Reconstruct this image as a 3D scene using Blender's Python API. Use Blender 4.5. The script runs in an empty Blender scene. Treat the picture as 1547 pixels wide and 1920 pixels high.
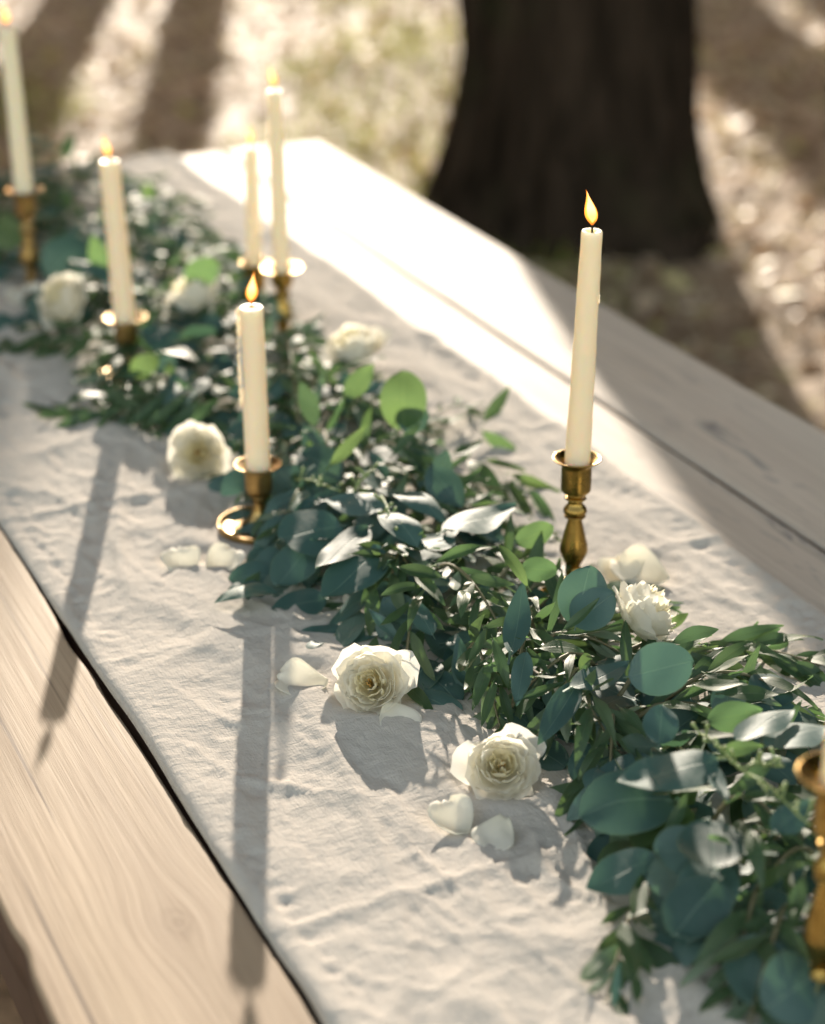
import bpy, bmesh, math, random
import numpy as np
from mathutils import Vector, Matrix

random.seed(7)
rng = np.random.default_rng(11)
PI = math.pi
R = math.radians

# ------------------------------------------------------------------ camera, sky, sun, exposure
S = bpy.context.scene
COL = S.collection
FPX, CAMH, TZ = 3733.0, 1.55, 0.75            # focal length in photo pixels, eye height, table top height
PITCH = math.atan(1670 / FPX)
cam_d = bpy.data.cameras.new('camera')
cam = bpy.data.objects.new('camera', cam_d)
COL.objects.link(cam)
S.camera = cam
cam.location = (0, 0, CAMH)
cam.rotation_euler = (PI / 2 - PITCH, 0, 0)
cam_d.sensor_fit = 'VERTICAL'
cam_d.sensor_height = 36
cam_d.sensor_width = 29
cam_d.lens = 36 * FPX / 1920
cam_d.clip_start = 0.02
cam_d.clip_end = 600
cam_d.dof.use_dof = True
cam_d.dof.focus_distance = 1.565
cam_d.dof.aperture_fstop = 3.05

SUN_EL = R(18.0)
SUN_AZ = R(3.5)                                 # left of straight ahead
w = bpy.data.worlds.new('World')
S.world = w
w.use_nodes = True
nt = w.node_tree
sky = nt.nodes.new('ShaderNodeTexSky')
sky.sky_type = 'NISHITA'
sky.sun_disc = False
sky.sun_elevation = SUN_EL
sky.sun_rotation = -SUN_AZ
sky.air_density = 1.0
sky.dust_density = 0.4
sky.ozone_density = 1.0
bg = nt.nodes['Background']
bg.inputs['Strength'].default_value = 0.15
wb = nt.nodes.new('ShaderNodeMix'); wb.data_type = 'RGBA'; wb.blend_type = 'MULTIPLY'; wb.inputs[0].default_value = 1
wb.inputs[7].default_value = (1.42, 1.01, .68, 1)         # warm daylight film balance
nt.links.new(sky.outputs[0], wb.inputs[6])
nt.links.new(wb.outputs[2], bg.inputs['Color'])
sun_d = bpy.data.lights.new('sun', 'SUN')
sun_d.energy = 2.4
sun_d.angle = R(0.55)
sun_d.color = (1.0, 0.885, 0.74)
sun = bpy.data.objects.new('sun', sun_d)
COL.objects.link(sun)
sun_dir = Vector((-math.sin(SUN_AZ) * math.cos(SUN_EL), math.cos(SUN_AZ) * math.cos(SUN_EL), math.sin(SUN_EL)))
sun.rotation_euler = sun_dir.to_track_quat('Z', 'Y').to_euler()
sun.location = (0, 20, 12)
S.view_settings.view_transform = 'Standard'
S.view_settings.look = 'None'
S.view_settings.gamma = 1
S.view_settings.use_curve_mapping = False
S.view_settings.exposure = 1.88
S.render.engine = 'CYCLES'
S.render.resolution_x, S.render.resolution_y = 825, 1024

# ------------------------------------------------------------------ frames of reference
AZ = R(24.55)                                   # direction the table runs in
N2 = Vector((math.cos(AZ), math.sin(AZ)))       # across the table
D2 = Vector((-math.sin(AZ), math.cos(AZ)))      # along the table
CP, SP = math.cos(PITCH), math.sin(PITCH)


def ray(x, y):
    a, b = (x - 773.5) / FPX, -(y - 960) / FPX
    return Vector((a, CP + b * SP, -SP + b * CP))


def at(x, y, z=0.0):
    """point of the photograph at height z above the table top, world coordinates"""
    d = ray(x, y)
    return Vector((0, 0, CAMH)) + d * ((z + TZ - CAMH) / d.z)


def atd(x, y, dist):
    d = ray(x, y)
    return Vector((0, 0, CAMH)) + d * (dist / math.hypot(d.x, d.y))


def proj(P):
    d = Vector(P) - Vector((0, 0, CAMH))
    f = d.y * CP - d.z * SP
    u = d.y * SP + d.z * CP
    return 773.5 + FPX * d.x / f, 960 - FPX * u / f, f


def tab(a, l, z=0.0):
    """table coordinates (across, along, height above top) to world"""
    p = N2 * a + D2 * l
    return Vector((p.x, p.y, TZ + z))


def to_tab(P):
    p = Vector((P[0], P[1]))
    return p.dot(N2), p.dot(D2)


# ------------------------------------------------------------------ noise
def _hash(ix, iy, s):
    h = (ix.astype(np.int64) * 374761393 + iy.astype(np.int64) * 668265263 + s * 974634777) & 0x7fffffff
    h = ((h ^ (h >> 13)) * 1274126177) & 0x7fffffff
    return ((h ^ (h >> 16)) & 0xffff) / 65535.0


def vnoise(x, y, s=0):
    x = np.asarray(x, float); y = np.asarray(y, float)
    ix, iy = np.floor(x), np.floor(y)
    fx, fy = x - ix, y - iy
    fx = fx * fx * fx * (fx * (fx * 6 - 15) + 10)
    fy = fy * fy * fy * (fy * (fy * 6 - 15) + 10)
    a = _hash(ix, iy, s); b = _hash(ix + 1, iy, s); c = _hash(ix, iy + 1, s); d = _hash(ix + 1, iy + 1, s)
    return ((a + (b - a) * fx) * (1 - fy) + (c + (d - c) * fx) * fy) * 2 - 1


def fbm(x, y, s=0, o=4):
    v = 0; a = 1; t = 0
    for i in range(o):
        v = v + a * vnoise(x * 2 ** i + 17.3 * i, y * 2 ** i - 9.1 * i, s + i); t += a; a *= .5
    return v / t


# ------------------------------------------------------------------ materials
def mat(name):
    m = bpy.data.materials.new(name)
    m.use_nodes = True
    n = m.node_tree
    return m, n, n.nodes['Principled BSDF'], n.nodes['Material Output']


def nd(n, t, **k):
    o = n.nodes.new(t)
    for a, v in k.items():
        if a.startswith('i_'):
            o.inputs[a[2:].replace('_', ' ')].default_value = v
        else:
            setattr(o, a, v)
    return o


def ramp(n, fac, stops):
    r = n.nodes.new('ShaderNodeValToRGB')
    e = r.color_ramp.elements
    while len(e) < len(stops):
        e.new(0.5)
    for q, (p, c) in zip(e, stops):
        q.position = p
        q.color = (c[0], c[1], c[2], 1)
    n.links.new(fac, r.inputs[0])
    return r.outputs[0]


def mth(n, op, a, b=None, clamp=False):
    o = n.nodes.new('ShaderNodeMath'); o.operation = op; o.use_clamp = clamp
    for i, v in enumerate((a, b)):
        if v is None: continue
        if isinstance(v, (int, float)): o.inputs[i].default_value = v
        else: n.links.new(v, o.inputs[i])
    return o.outputs[0]


def mixc(n, f, a, b, mode='MIX'):
    o = n.nodes.new('ShaderNodeMix'); o.data_type = 'RGBA'; o.blend_type = mode
    for i, v in ((0, f), (6, a), (7, b)):
        if isinstance(v, (int, float)): o.inputs[i].default_value = v
        elif isinstance(v, tuple): o.inputs[i].default_value = (*v, 1) if len(v) == 3 else v
        else: n.links.new(v, o.inputs[i])
    return o.outputs[2]


def bump(n, h, strength, dist, nrm=None):
    b = n.nodes.new('ShaderNodeBump'); b.inputs['Strength'].default_value = strength; b.inputs['Distance'].default_value = dist
    n.links.new(h, b.inputs['Height'])
    if nrm is not None: n.links.new(nrm, b.inputs['Normal'])
    return b.outputs[0]


def noise(n, vec, scale, detail=4, rough=.5, dist=0):
    o = nd(n, 'ShaderNodeTexNoise'); o.inputs['Scale'].default_value = scale; o.inputs['Detail'].default_value = detail
    o.inputs['Roughness'].default_value = rough; o.inputs['Distortion'].default_value = dist
    if vec is not None: n.links.new(vec, o.inputs['Vector'])
    return o.outputs[0]


def coords(n, scale=(1, 1, 1), loc=(0, 0, 0), out='Object'):
    t = n.nodes.new('ShaderNodeTexCoord'); m = n.nodes.new('ShaderNodeMapping')
    m.inputs['Scale'].default_value = scale; m.inputs['Location'].default_value = loc
    n.links.new(t.outputs[out], m.inputs['Vector'])
    return m.outputs[0]


def leaf_mat(name, top, under, trans, rough, vein, tfac=.34, spec=.5):
    m, n, p, out = mat(name)
    oi = n.nodes.new('ShaderNodeObjectInfo')
    at_ = n.nodes.new('ShaderNodeAttribute'); at_.attribute_name = 'rnd'
    r = mth(n, 'FRACT', mth(n, 'ADD', oi.outputs['Random'], at_.outputs['Fac']))
    uv = n.nodes.new('ShaderNodeUVMap')
    sx = n.nodes.new('ShaderNodeSeparateXYZ'); n.links.new(uv.outputs[0], sx.inputs[0])
    du = mth(n, 'ABSOLUTE', mth(n, 'SUBTRACT', sx.outputs[0], .5))
    mid = mth(n, 'SUBTRACT', 1, mth(n, 'MULTIPLY', du, 38), True)          # midrib line
    # side veins: diagonal lines
    sv = mth(n, 'SINE', mth(n, 'MULTIPLY', mth(n, 'SUBTRACT', sx.outputs[1], mth(n, 'MULTIPLY', du, .55)), 62))
    sv = mth(n, 'MULTIPLY', mth(n, 'SUBTRACT', sv, .8, True), 2.2)
    cv = coords(n, (1, 1, 1))
    blot = noise(n, cv, 7, 4, .6)
    edge = mth(n, 'MULTIPLY', mth(n, 'SUBTRACT', du, .455, True), 14, True)
    top_c = ramp(n, r, [(0, (top[0] * .5, top[1] * .55, top[2] * .55)), (.45, top), (.8, (top[0] * 1.5, top[1] * 1.25, top[2] * 1.2)), (1, (top[0] * 2.6, top[1] * 1.75, top[2] * 1.8))])
    spots = nd(n, 'ShaderNodeTexVoronoi'); spots.inputs['Scale'].default_value = 240; n.links.new(coords(n, (1, 1, 1), (.3, .1, .2)), spots.inputs['Vector'])
    sp_ = mth(n, 'MULTIPLY', mth(n, 'LESS_THAN', spots.outputs['Distance'], .10), mth(n, 'GREATER_THAN', blot, .56))
    top_c = mixc(n, mth(n, 'MULTIPLY', sp_, .6), top_c, (.05, .035, .015))
    top_c = mixc(n, mth(n, 'MULTIPLY', blot, .35), top_c, (top[0] * 1.5, top[1] * 1.35, top[2] * 1.35))
    top_c = mixc(n, mth(n, 'ADD', mth(n, 'MULTIPLY', mid, .5), mth(n, 'MULTIPLY', sv, .10)), top_c, vein)
    top_c = mixc(n, mth(n, 'MULTIPLY', edge, .5), top_c, (vein[0] * .9, vein[1] * .75, vein[2] * .5))
    un_c = mixc(n, mth(n, 'MULTIPLY', mid, .5), mixc(n, r, under, (under[0] * .7, under[1] * .75, under[2] * .7)), vein)
    g = n.nodes.new('ShaderNodeNewGeometry')
    col = mixc(n, g.outputs['Backfacing'], top_c, un_c)
    n.links.new(col, p.inputs['Base Color'])
    p.inputs['Roughness'].default_value = rough
    p.inputs['Specular IOR Level'].default_value = spec
    h = mth(n, 'ADD', mth(n, 'MULTIPLY', mid, -1.0), mth(n, 'ADD', mth(n, 'MULTIPLY', sv, -.25), mth(n, 'MULTIPLY', blot, .6)))
    b = bump(n, h, .45, .0006)
    n.links.new(b, p.inputs['Normal'])
    tr = n.nodes.new('ShaderNodeBsdfTranslucent')
    tc = mixc(n, r, trans, (trans[0] * .75, trans[1] * .95, trans[2] * 1.2))
    n.links.new(mixc(n, mth(n, 'MULTIPLY', sv, .25), tc, (trans[0] * .5, trans[1] * .6, trans[2] * .5)), tr.inputs['Color'])
    mx = n.nodes.new('ShaderNodeMixShader'); mx.inputs[0].default_value = tfac
    n.links.new(p.outputs[0], mx.inputs[1]); n.links.new(tr.outputs[0], mx.inputs[2]); n.links.new(mx.outputs[0], out.inputs[0])
    return m


M_EUC = leaf_mat('eucalyptus_leaf', (.044, .108, .100), (.13, .20, .17), (.14, .28, .12), .60, (.18, .28, .22), .22, .75)
M_OLIVE = leaf_mat('olive_leaf', (.038, .085, .040), (.20, .26, .19), (.20, .32, .08), .54, (.17, .22, .12), .28, .7)
M_FRESH = leaf_mat('fresh_leaf', (.055, .115, .055), (.14, .20, .12), (.24, .38, .10), .52, (.20, .28, .11), .42, .6)


def simple(name, col, rough=.6, metal=0, nz=None, amt=.3, scale=30, bmp=0, spec=.5):
    m, n, p, out = mat(name)
    v = coords(n)
    f = noise(n, v, scale, 4)
    c2 = nz or tuple(c * .5 for c in col)
    n.links.new(mixc(n, mth(n, 'MULTIPLY', f, amt * 2, True), col, c2), p.inputs['Base Color'])
    p.inputs['Roughness'].default_value = rough
    p.inputs['Metallic'].default_value = metal
    p.inputs['Specular IOR Level'].default_value = spec
    if bmp: n.links.new(bump(n, f, .6, bmp), p.inputs['Normal'])
    return m


M_STEM = simple('stem_bark', (.20, .17, .10), .6, nz=(.10, .12, .05), scale=90, bmp=.0004)
M_GSTEM = simple('green_stem', (.16, .22, .08), .5, nz=(.20, .13, .08), scale=40)
M_BUD = simple('bud_green', (.28, .34, .14), .5, nz=(.2, .3, .1), scale=80)
M_WICK = simple('wick', (.02, .015, .012), .9)
M_AMBER = simple('stamen', (.72, .45, .12), .6, nz=(.35, .12, .02), scale=300)


def petal_mat(name, col, deep, tr, tf=.38):
    m, n, p, out = mat(name)
    uv = n.nodes.new('ShaderNodeUVMap')
    sx = n.nodes.new('ShaderNodeSeparateXYZ'); n.links.new(uv.outputs[0], sx.inputs[0])
    f = mth(n, 'SUBTRACT', 1, mth(n, 'MULTIPLY', sx.outputs[1], 1.35), True)
    str_ = nd(n, 'ShaderNodeTexWave', wave_type='BANDS', bands_direction='X')
    mp = n.nodes.new('ShaderNodeMapping'); mp.inputs['Scale'].default_value = (7, .8, 1)
    n.links.new(uv.outputs[0], mp.inputs[0]); n.links.new(mp.outputs[0], str_.inputs['Vector'])
    str_.inputs['Scale'].default_value = 1.6; str_.inputs['Distortion'].default_value = 3; str_.inputs['Detail'].default_value = 3
    c = mixc(n, f, col, deep)
    n.links.new(c, p.inputs['Base Color'])
    p.inputs['Roughness'].default_value = .55
    p.inputs['Specular IOR Level'].default_value = .3
    p.inputs['Sheen Weight'].default_value = .15
    n.links.new(bump(n, str_.outputs['Fac'], .35, .0004), p.inputs['Normal'])
    t = n.nodes.new('ShaderNodeBsdfTranslucent'); t.inputs['Color'].default_value = (*tr, 1)
    mx = n.nodes.new('ShaderNodeMixShader'); mx.inputs[0].default_value = tf
    n.links.new(p.outputs[0], mx.inputs[1]); n.links.new(t.outputs[0], mx.inputs[2]); n.links.new(mx.outputs[0], out.inputs[0])
    return m


M_PET = petal_mat('white_petal', (.95, .925, .87), (.93, .89, .72), (.97, .94, .82), .50)
M_PETIN = petal_mat('cream_inner_petal', (.93, .89, .76), (.92, .82, .46), (.98, .92, .66), .5)


def wax():
    m, n, p, out = mat('candle_wax')
    v = coords(n)
    f = noise(n, v, 40, 3)
    n.links.new(mixc(n, f, (.92, .81, .64), (.90, .78, .58)), p.inputs['Base Color'])
    p.inputs['Roughness'].default_value = .42
    p.inputs['Subsurface Weight'].default_value = 1.0
    p.inputs['Subsurface Radius'].default_value = (1.0, .76, .50)
    p.inputs['Subsurface Scale'].default_value = .020
    n.links.new(bump(n, noise(n, v, 220, 3), .25, .0004), p.inputs['Normal'])
    return m


M_WAX = wax()


def brass(name, col, rough):
    m, n, p, out = mat(name)
    v = coords(n)
    f = noise(n, v, 70, 6, .65)
    f2 = noise(n, v, 14, 3)
    t = mth(n, 'MULTIPLY', mth(n, 'SUBTRACT', mth(n, 'ADD', mth(n, 'MULTIPLY', f, .6), mth(n, 'MULTIPLY', f2, .6)), .5, True), 3.2, True)
    n.links.new(mixc(n, t, col, (col[0] * .38, col[1] * .30, col[2] * .25)), p.inputs['Base Color'])
    p.inputs['Metallic'].default_value = 1
    n.links.new(mth(n, 'ADD', rough, mth(n, 'MULTIPLY', t, .22)), p.inputs['Roughness'])
    n.links.new(bump(n, f, .25, .0003), p.inputs['Normal'])
    return m


M_BRASS = brass('aged_brass', (.46, .30, .085), .24)
M_COPPER = brass('reddish_brass', (.42, .285, .115), .30)


def flame_mats():
    m, n, p, out = mat('flame_outer')
    uv = n.nodes.new('ShaderNodeUVMap')
    sx = n.nodes.new('ShaderNodeSeparateXYZ'); n.links.new(uv.outputs[0], sx.inputs[0])
    c = ramp(n, sx.outputs[1], [(0, (.9, .20, .02)), (.25, (1, .33, .04)), (.8, (1, .38, .05)), (1, (1, .22, .02))])
    e = n.nodes.new('ShaderNodeEmission'); n.links.new(c, e.inputs[0]); e.inputs[1].default_value = .75
    t = n.nodes.new('ShaderNodeBsdfTransparent')
    mx = n.nodes.new('ShaderNodeMixShader')
    n.links.new(ramp(n, sx.outputs[1], [(0, (.4,) * 3), (.3, (.85,) * 3), (1, (.8,) * 3)]), mx.inputs[0])
    n.links.new(t.outputs[0], mx.inputs[1]); n.links.new(e.outputs[0], mx.inputs[2]); n.links.new(mx.outputs[0], out.inputs[0])
    m2, n, p, out = mat('flame_core')
    uv = n.nodes.new('ShaderNodeUVMap')
    sx = n.nodes.new('ShaderNodeSeparateXYZ'); n.links.new(uv.outputs[0], sx.inputs[0])
    c = ramp(n, sx.outputs[1], [(0, (.7, .22, .05)), (.22, (1, .62, .25)), (.5, (1, .86, .62)), (1, (1, .74, .36))])
    e = n.nodes.new('ShaderNodeEmission'); n.links.new(c, e.inputs[0]); e.inputs[1].default_value = 1.7
    n.links.new(e.outputs[0], out.inputs[0])
    return m, m2


M_FLAME, M_CORE = flame_mats()


def cloth_mat():
    m, n, p, out = mat('linen')
    v = coords(n)
    a = noise(n, coords(n, (900, 120, 900)), 1, 2)
    b = noise(n, coords(n, (120, 900, 900), (7, 3, 1)), 1, 2)
    slub = mth(n, 'MULTIPLY', mth(n, 'ADD', noise(n, coords(n, (420, 16, 12)), 1, 3), noise(n, coords(n, (14, 420, 12)), 1, 3)), .5)
    tone = noise(n, v, 5, 3)
    c = mixc(n, mth(n, 'MULTIPLY', mth(n, 'ADD', a, b), .5), (.64, .595, .54), (.505, .462, .41))
    c = mixc(n, mth(n, 'MULTIPLY', slub, .5), c, (.46, .415, .365))
    c = mixc(n, mth(n, 'MULTIPLY', tone, .25), c, (.62, .57, .53))
    n.links.new(c, p.inputs['Base Color'])
    p.inputs['Roughness'].default_value = .95
    p.inputs['Specular IOR Level'].default_value = .08
    h = mth(n, 'ADD', mth(n, 'ADD', a, b), mth(n, 'MULTIPLY', slub, 1.6))
    fine = noise(n, v, 95, 5, .6)
    b1 = bump(n, fine, .8, .0028)
    n.links.new(bump(n, h, .8, .0006, b1), p.inputs['Normal'])
    return m


M_CLOTH = cloth_mat()


def wood_mat(name, light, dark, grey, greyamt, knots=(), stain=0.0, rough=.5, off=0.0, spec=.5):
    """local coordinates of the table: x across, y along"""
    m, n, p, out = mat(name)
    tc = n.nodes.new('ShaderNodeTexCoord')
    sx = n.nodes.new('ShaderNodeSeparateXYZ'); n.links.new(tc.outputs['Object'], sx.inputs[0])
    x, y = sx.outputs[0], sx.outputs[1]
    kmask = None
    for (kx, ky, kr) in knots:
        dx = mth(n, 'SUBTRACT', x, kx); dy = mth(n, 'MULTIPLY', mth(n, 'SUBTRACT', y, ky), .62)
        r2 = mth(n, 'ADD', mth(n, 'MULTIPLY', dx, dx), mth(n, 'MULTIPLY', dy, dy))
        g = mth(n, 'EXPONENT', mth(n, 'MULTIPLY', r2, -1 / (kr * 1.9) ** 2))
        x = mth(n, 'ADD', x, mth(n, 'MULTIPLY', mth(n, 'MULTIPLY', dx, g), -.75))
        rr = mth(n, 'SQRT', r2)
        rings = mth(n, 'SINE', mth(n, 'MULTIPLY', mth(n, 'ADD', rr, mth(n, 'MULTIPLY', noise(n, tc.outputs['Object'], 34, 4, .6), .022)), 700))
        core = mth(n, 'EXPONENT', mth(n, 'MULTIPLY', r2, -1 / (kr * .75) ** 2))
        k = mth(n, 'MULTIPLY', mth(n, 'MULTIPLY', mth(n, 'ADD', mth(n, 'MULTIPLY', rings, .22), .60), core), .7)
        kmask = k if kmask is None else mth(n, 'ADD', kmask, k)
    cb = n.nodes.new('ShaderNodeCombineXYZ')
    n.links.new(x, cb.inputs[0]); n.links.new(y, cb.inputs[1]); cb.inputs[2].default_value = off
    def st(sc, d=4, r=.55, dist=0):
        mp = n.nodes.new('ShaderNodeMapping'); mp.inputs['Scale'].default_value = sc
        n.links.new(cb.outputs[0], mp.inputs[0])
        return noise(n, mp.outputs[0], 1, d, r, dist)
    broad = st((26, 1.6, 3), 3, .5, .6)
    fine = st((190, 5, 3), 5, .6, .4)
    hair = st((900, 14, 3), 3, .6)
    c = mixc(n, ramp(n, broad, [(.3, (0, 0, 0)), (.7, (1, 1, 1))]), light, dark)
    c = mixc(n, mth(n, 'MULTIPLY', mth(n, 'SUBTRACT', fine, .42, True), 1.7, True), c, (dark[0] * .66, dark[1] * .6, dark[2] * .54))
    c = mixc(n, mth(n, 'MULTIPLY', mth(n, 'SUBTRACT', hair, .5, True), 1.1, True), c, (dark[0] * .5, dark[1] * .46, dark[2] * .42))
    ck = st((150, 1.6, 3), 3, .5, .3); cw = st((30, 2.5, 9), 2, .5)
    c = mixc(n, mth(n, 'MULTIPLY', mth(n, 'MULTIPLY', mth(n, 'SUBTRACT', ck, .60, True), mth(n, 'SUBTRACT', cw, .42, True)), 55, True), c, (dark[0] * .36, dark[1] * .31, dark[2] * .27))
    gm = st((5, 1.3, 2), 3, .6)
    c = mixc(n, mth(n, 'MULTIPLY', gm, greyamt, True), c, grey)
    if stain:
        sm = st((42, 10, 2), 4, .6, .7)
        sp = st((9, 3.2, 5), 2, .5)
        s_ = mth(n, 'MULTIPLY', mth(n, 'MULTIPLY', mth(n, 'SUBTRACT', sm, .53, True), mth(n, 'SUBTRACT', sp, .47, True)), 60 * stain, True)
        c = mixc(n, s_, c, (.13, .14, .155))
    if kmask is not None:
        c = mixc(n, mth(n, 'MULTIPLY', kmask, .8, True), c, (dark[0] * .62, dark[1] * .58, dark[2] * .56))
    n.links.new(c, p.inputs['Base Color'])
    n.links.new(mth(n, 'ADD', rough - .06, mth(n, 'MULTIPLY', fine, .16)), p.inputs['Roughness'])
    p.inputs['Specular IOR Level'].default_value = spec
    h = mth(n, 'ADD', mth(n, 'MULTIPLY', fine, 1), mth(n, 'ADD', mth(n, 'MULTIPLY', hair, .5), mth(n, 'MULTIPLY', broad, .8)))
    if kmask is not None: h = mth(n, 'ADD', h, mth(n, 'MULTIPLY', kmask, -.5))
    n.links.new(bump(n, h, .45, .0011), p.inputs['Normal'])
    return m


LIGHT, DARKW, GREY = (.47, .35, .235), (.32, .225, .145), (.47, .43, .385)
M_WOOD_A = wood_mat('bleached_plank', LIGHT, DARKW, (.50, .41, .32), .45, [(.318, 1.076, .017), (.285, 1.66, .010)], 0, .62, 0.0, .22)
M_WOOD_B = wood_mat('grey_plank', (.64, .54, .44), (.46, .375, .30), (.55, .50, .45), .9, [(1.02, 1.66, .009)], .40, .6, 3.1, .2)
M_WOOD_C = wood_mat('outer_grey_plank', (.64, .54, .44), (.48, .395, .32), (.56, .51, .46), .9, [(1.135, 1.71, .007)], .35, .6, 7.7, .22)
M_WOOD_D = wood_mat('dark_wood', (.16, .085, .05), (.10, .05, .03), (.12, .09, .07), .4, [], 0, .6, 5.0)
M_BENCH = wood_mat('bench_wood', (.42, .40, .37), (.33, .31, .29), (.40, .39, .38), .6, [], 0, .55, 2.0)


# ------------------------------------------------------------------ mesh helpers
def mesh_obj(name, verts, faces, material, parent=None, smooth=True, uvs=None, world=None):
    me = bpy.data.meshes.new(name)
    me.from_pydata([tuple(v) for v in verts], [], faces)
    if uvs is not None:
        l = me.uv_layers.new(name='UVMap')
        idx = np.empty(len(me.loops), dtype=np.int32); me.loops.foreach_get('vertex_index', idx)
        l.data.foreach_set('uv', np.asarray(uvs, dtype=np.float32)[idx].ravel())
    me.materials.append(material)
    if smooth: me.polygons.foreach_set('use_smooth', [True] * len(me.polygons))
    me.update()
    o = bpy.data.objects.new(name, me)
    COL.objects.link(o)
    if parent is not None: o.parent = parent
    if world is not None: o.matrix_world = world
    return o


def place(name, me, M, parent=None):
    o = bpy.data.objects.new(name, me)
    COL.objects.link(o)
    if parent is not None: o.parent = parent
    o.matrix_local = M
    return o


def tag(o, label, cat, group=None, kind=None):
    o['label'] = label; o['category'] = cat
    if group: o['group'] = group
    if kind: o['kind'] = kind
    return o


def empty(name, loc, rz=0.0):
    o = bpy.data.objects.new(name, None)
    o.empty_display_size = .05
    COL.objects.link(o)
    o.location = loc; o.rotation_euler = (0, 0, rz)
    return o


def tube_data(pts, rad, sides=7, cap=True):
    V, Fc = [], []
    pts = [Vector(p) for p in pts]
    up = Vector((0.13, .21, 1)).normalized()
    for i, p in enumerate(pts):
        t = (pts[min(i + 1, len(pts) - 1)] - pts[max(i - 1, 0)]).normalized()
        a = t.cross(up)
        if a.length < 1e-3: a = t.cross(Vector((1, 0, 0)))
        a.normalize(); b = t.cross(a)
        r = rad[i] if hasattr(rad, '__len__') else rad
        for k in range(sides):
            q = 2 * PI * k / sides
            V.append(p + (a * math.cos(q) + b * math.sin(q)) * r)
    for i in range(len(pts) - 1):
        for k in range(sides):
            k2 = (k + 1) % sides
            Fc.append((i * sides + k, i * sides + k2, (i + 1) * sides + k2, (i + 1) * sides + k))
    if cap:
        Fc.append(tuple(range(sides))[::-1]); Fc.append(tuple((len(pts) - 1) * sides + k for k in range(sides)))
    return V, Fc


def lathe_data(prof, n=40, wob=0.0, seed=0):
    """prof: (r, z) list; closed to the axis where r == 0"""
    V, Fc, UV = [], [], []
    rs = random.Random(seed)
    ph = [rs.uniform(0, 6.28) for _ in range(4)]
    m = len(prof)
    for i, (r, z) in enumerate(prof):
        for k in range(n):
            a = 2 * PI * k / n
            rr = r * (1 + wob * (math.sin(2 * a + ph[0] + z * 30) * .6 + math.sin(3 * a + ph[1] - z * 55) * .4))
            V.append((rr * math.cos(a), rr * math.sin(a), z)); UV.append((k / n, i / (m - 1)))
    for i in range(m - 1):
        for k in range(n):
            k2 = (k + 1) % n
            Fc.append((i * n + k, i * n + k2, (i + 1) * n + k2, (i + 1) * n + k))
    return V, Fc, UV


def smooth_prof(pts, sub=6):
    """Catmull-Rom through (r, z) points"""
    P = [pts[0]] + list(pts) + [pts[-1]]
    out = []
    for i in range(1, len(P) - 2):
        p0, p1, p2, p3 = P[i - 1:i + 3]
        for s in range(sub):
            t = s / sub
            out.append(tuple(.5 * ((2 * p1[j]) + (-p0[j] + p2[j]) * t + (2 * p0[j] - 5 * p1[j] + 4 * p2[j] - p3[j]) * t * t
                                   + (-p0[j] + 3 * p1[j] - 3 * p2[j] + p3[j]) * t ** 3) for j in range(2)))
    out.append(pts[-1])
    return [(max(0.0, r), z) for r, z in out]


def join_data(items):
    V, Fc, UV, n = [], [], [], 0
    for it in items:
        V += list(it[0]); Fc += [tuple(i + n for i in f) for f in it[1]]
        if len(it) > 2: UV += list(it[2])
        n += len(it[0])
    return V, Fc, UV


def box_data(x0, x1, y0, y1, z0, z1):
    V = [(x, y, z) for z in (z0, z1) for y in (y0, y1) for x in (x0, x1)]
    Fc = [(0, 2, 3, 1), (4, 5, 7, 6), (0, 1, 5, 4), (2, 6, 7, 3), (0, 4, 6, 2), (1, 3, 7, 5)]
    return V, Fc


# ------------------------------------------------------------------ ground
def ground():
    m, n, p, out = mat('forest_floor')
    v = coords(n)
    big = noise(n, v, .75, 4, .55, .3)
    mid = noise(n, v, 5, 5, .6)
    fin = noise(n, v, 42, 4, .6)
    soil = mixc(n, ramp(n, mid, [(.35, (0, 0, 0)), (.65, (1, 1, 1))]), (.50, .37, .255), (.29, .205, .135))
    soil = mixc(n, ramp(n, fin, [(.45, (0, 0, 0)), (.7, (1, 1, 1))]), soil, (.14, .10, .065))
    grass = mixc(n, fin, (.22, .24, .08), (.34, .31, .15))
    c = mixc(n, ramp(n, big, [(.60, (0, 0, 0)), (.72, (1, 1, 1))]), soil, grass)
    n.links.new(c, p.inputs['Base Color'])
    p.inputs['Roughness'].default_value = .66
    p.inputs['Specular IOR Level'].default_value = .10
    n.links.new(bump(n, mth(n, 'ADD', mid, mth(n, 'MULTIPLY', fin, .4)), .5, .02), p.inputs['Normal'])
    # a sheet that is fine near the table and coarse to the horizon
    def axis(lo, hi, fine0, fine1, step):
        a = list(np.arange(fine0, fine1 + 1e-6, step))
        left, right, s, q = [], [], step, fine0
        while q > lo: s *= 1.5; q -= s; left.append(max(q, lo))
        s, q = step, fine1
        while q < hi: s *= 1.5; q += s; right.append(min(q, hi))
        return np.array(left[::-1] + a + right)
    xs, ys = axis(-250, 250, -6, 7, .09), axis(-250, 250, 0, 15, .09)
    X, Y = np.meshgrid(xs, ys)
    near = np.exp(-((X / 12) ** 2 + ((Y - 7) / 12) ** 2))
    Z = (fbm(X * .6, Y * .6, 3, 3) * .05 + fbm(X * 3, Y * 3, 9, 3) * .016) * near
    V = np.stack([X, Y, Z], -1).reshape(-1, 3)
    nx = len(xs)
    F_ = [(j * nx + i, j * nx + i + 1, (j + 1) * nx + i + 1, (j + 1) * nx + i) for j in range(len(ys) - 1) for i in range(nx - 1)]
    o = mesh_obj('ground', V, F_, m)
    o['kind'] = 'structure'
    return o


ground()


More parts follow.
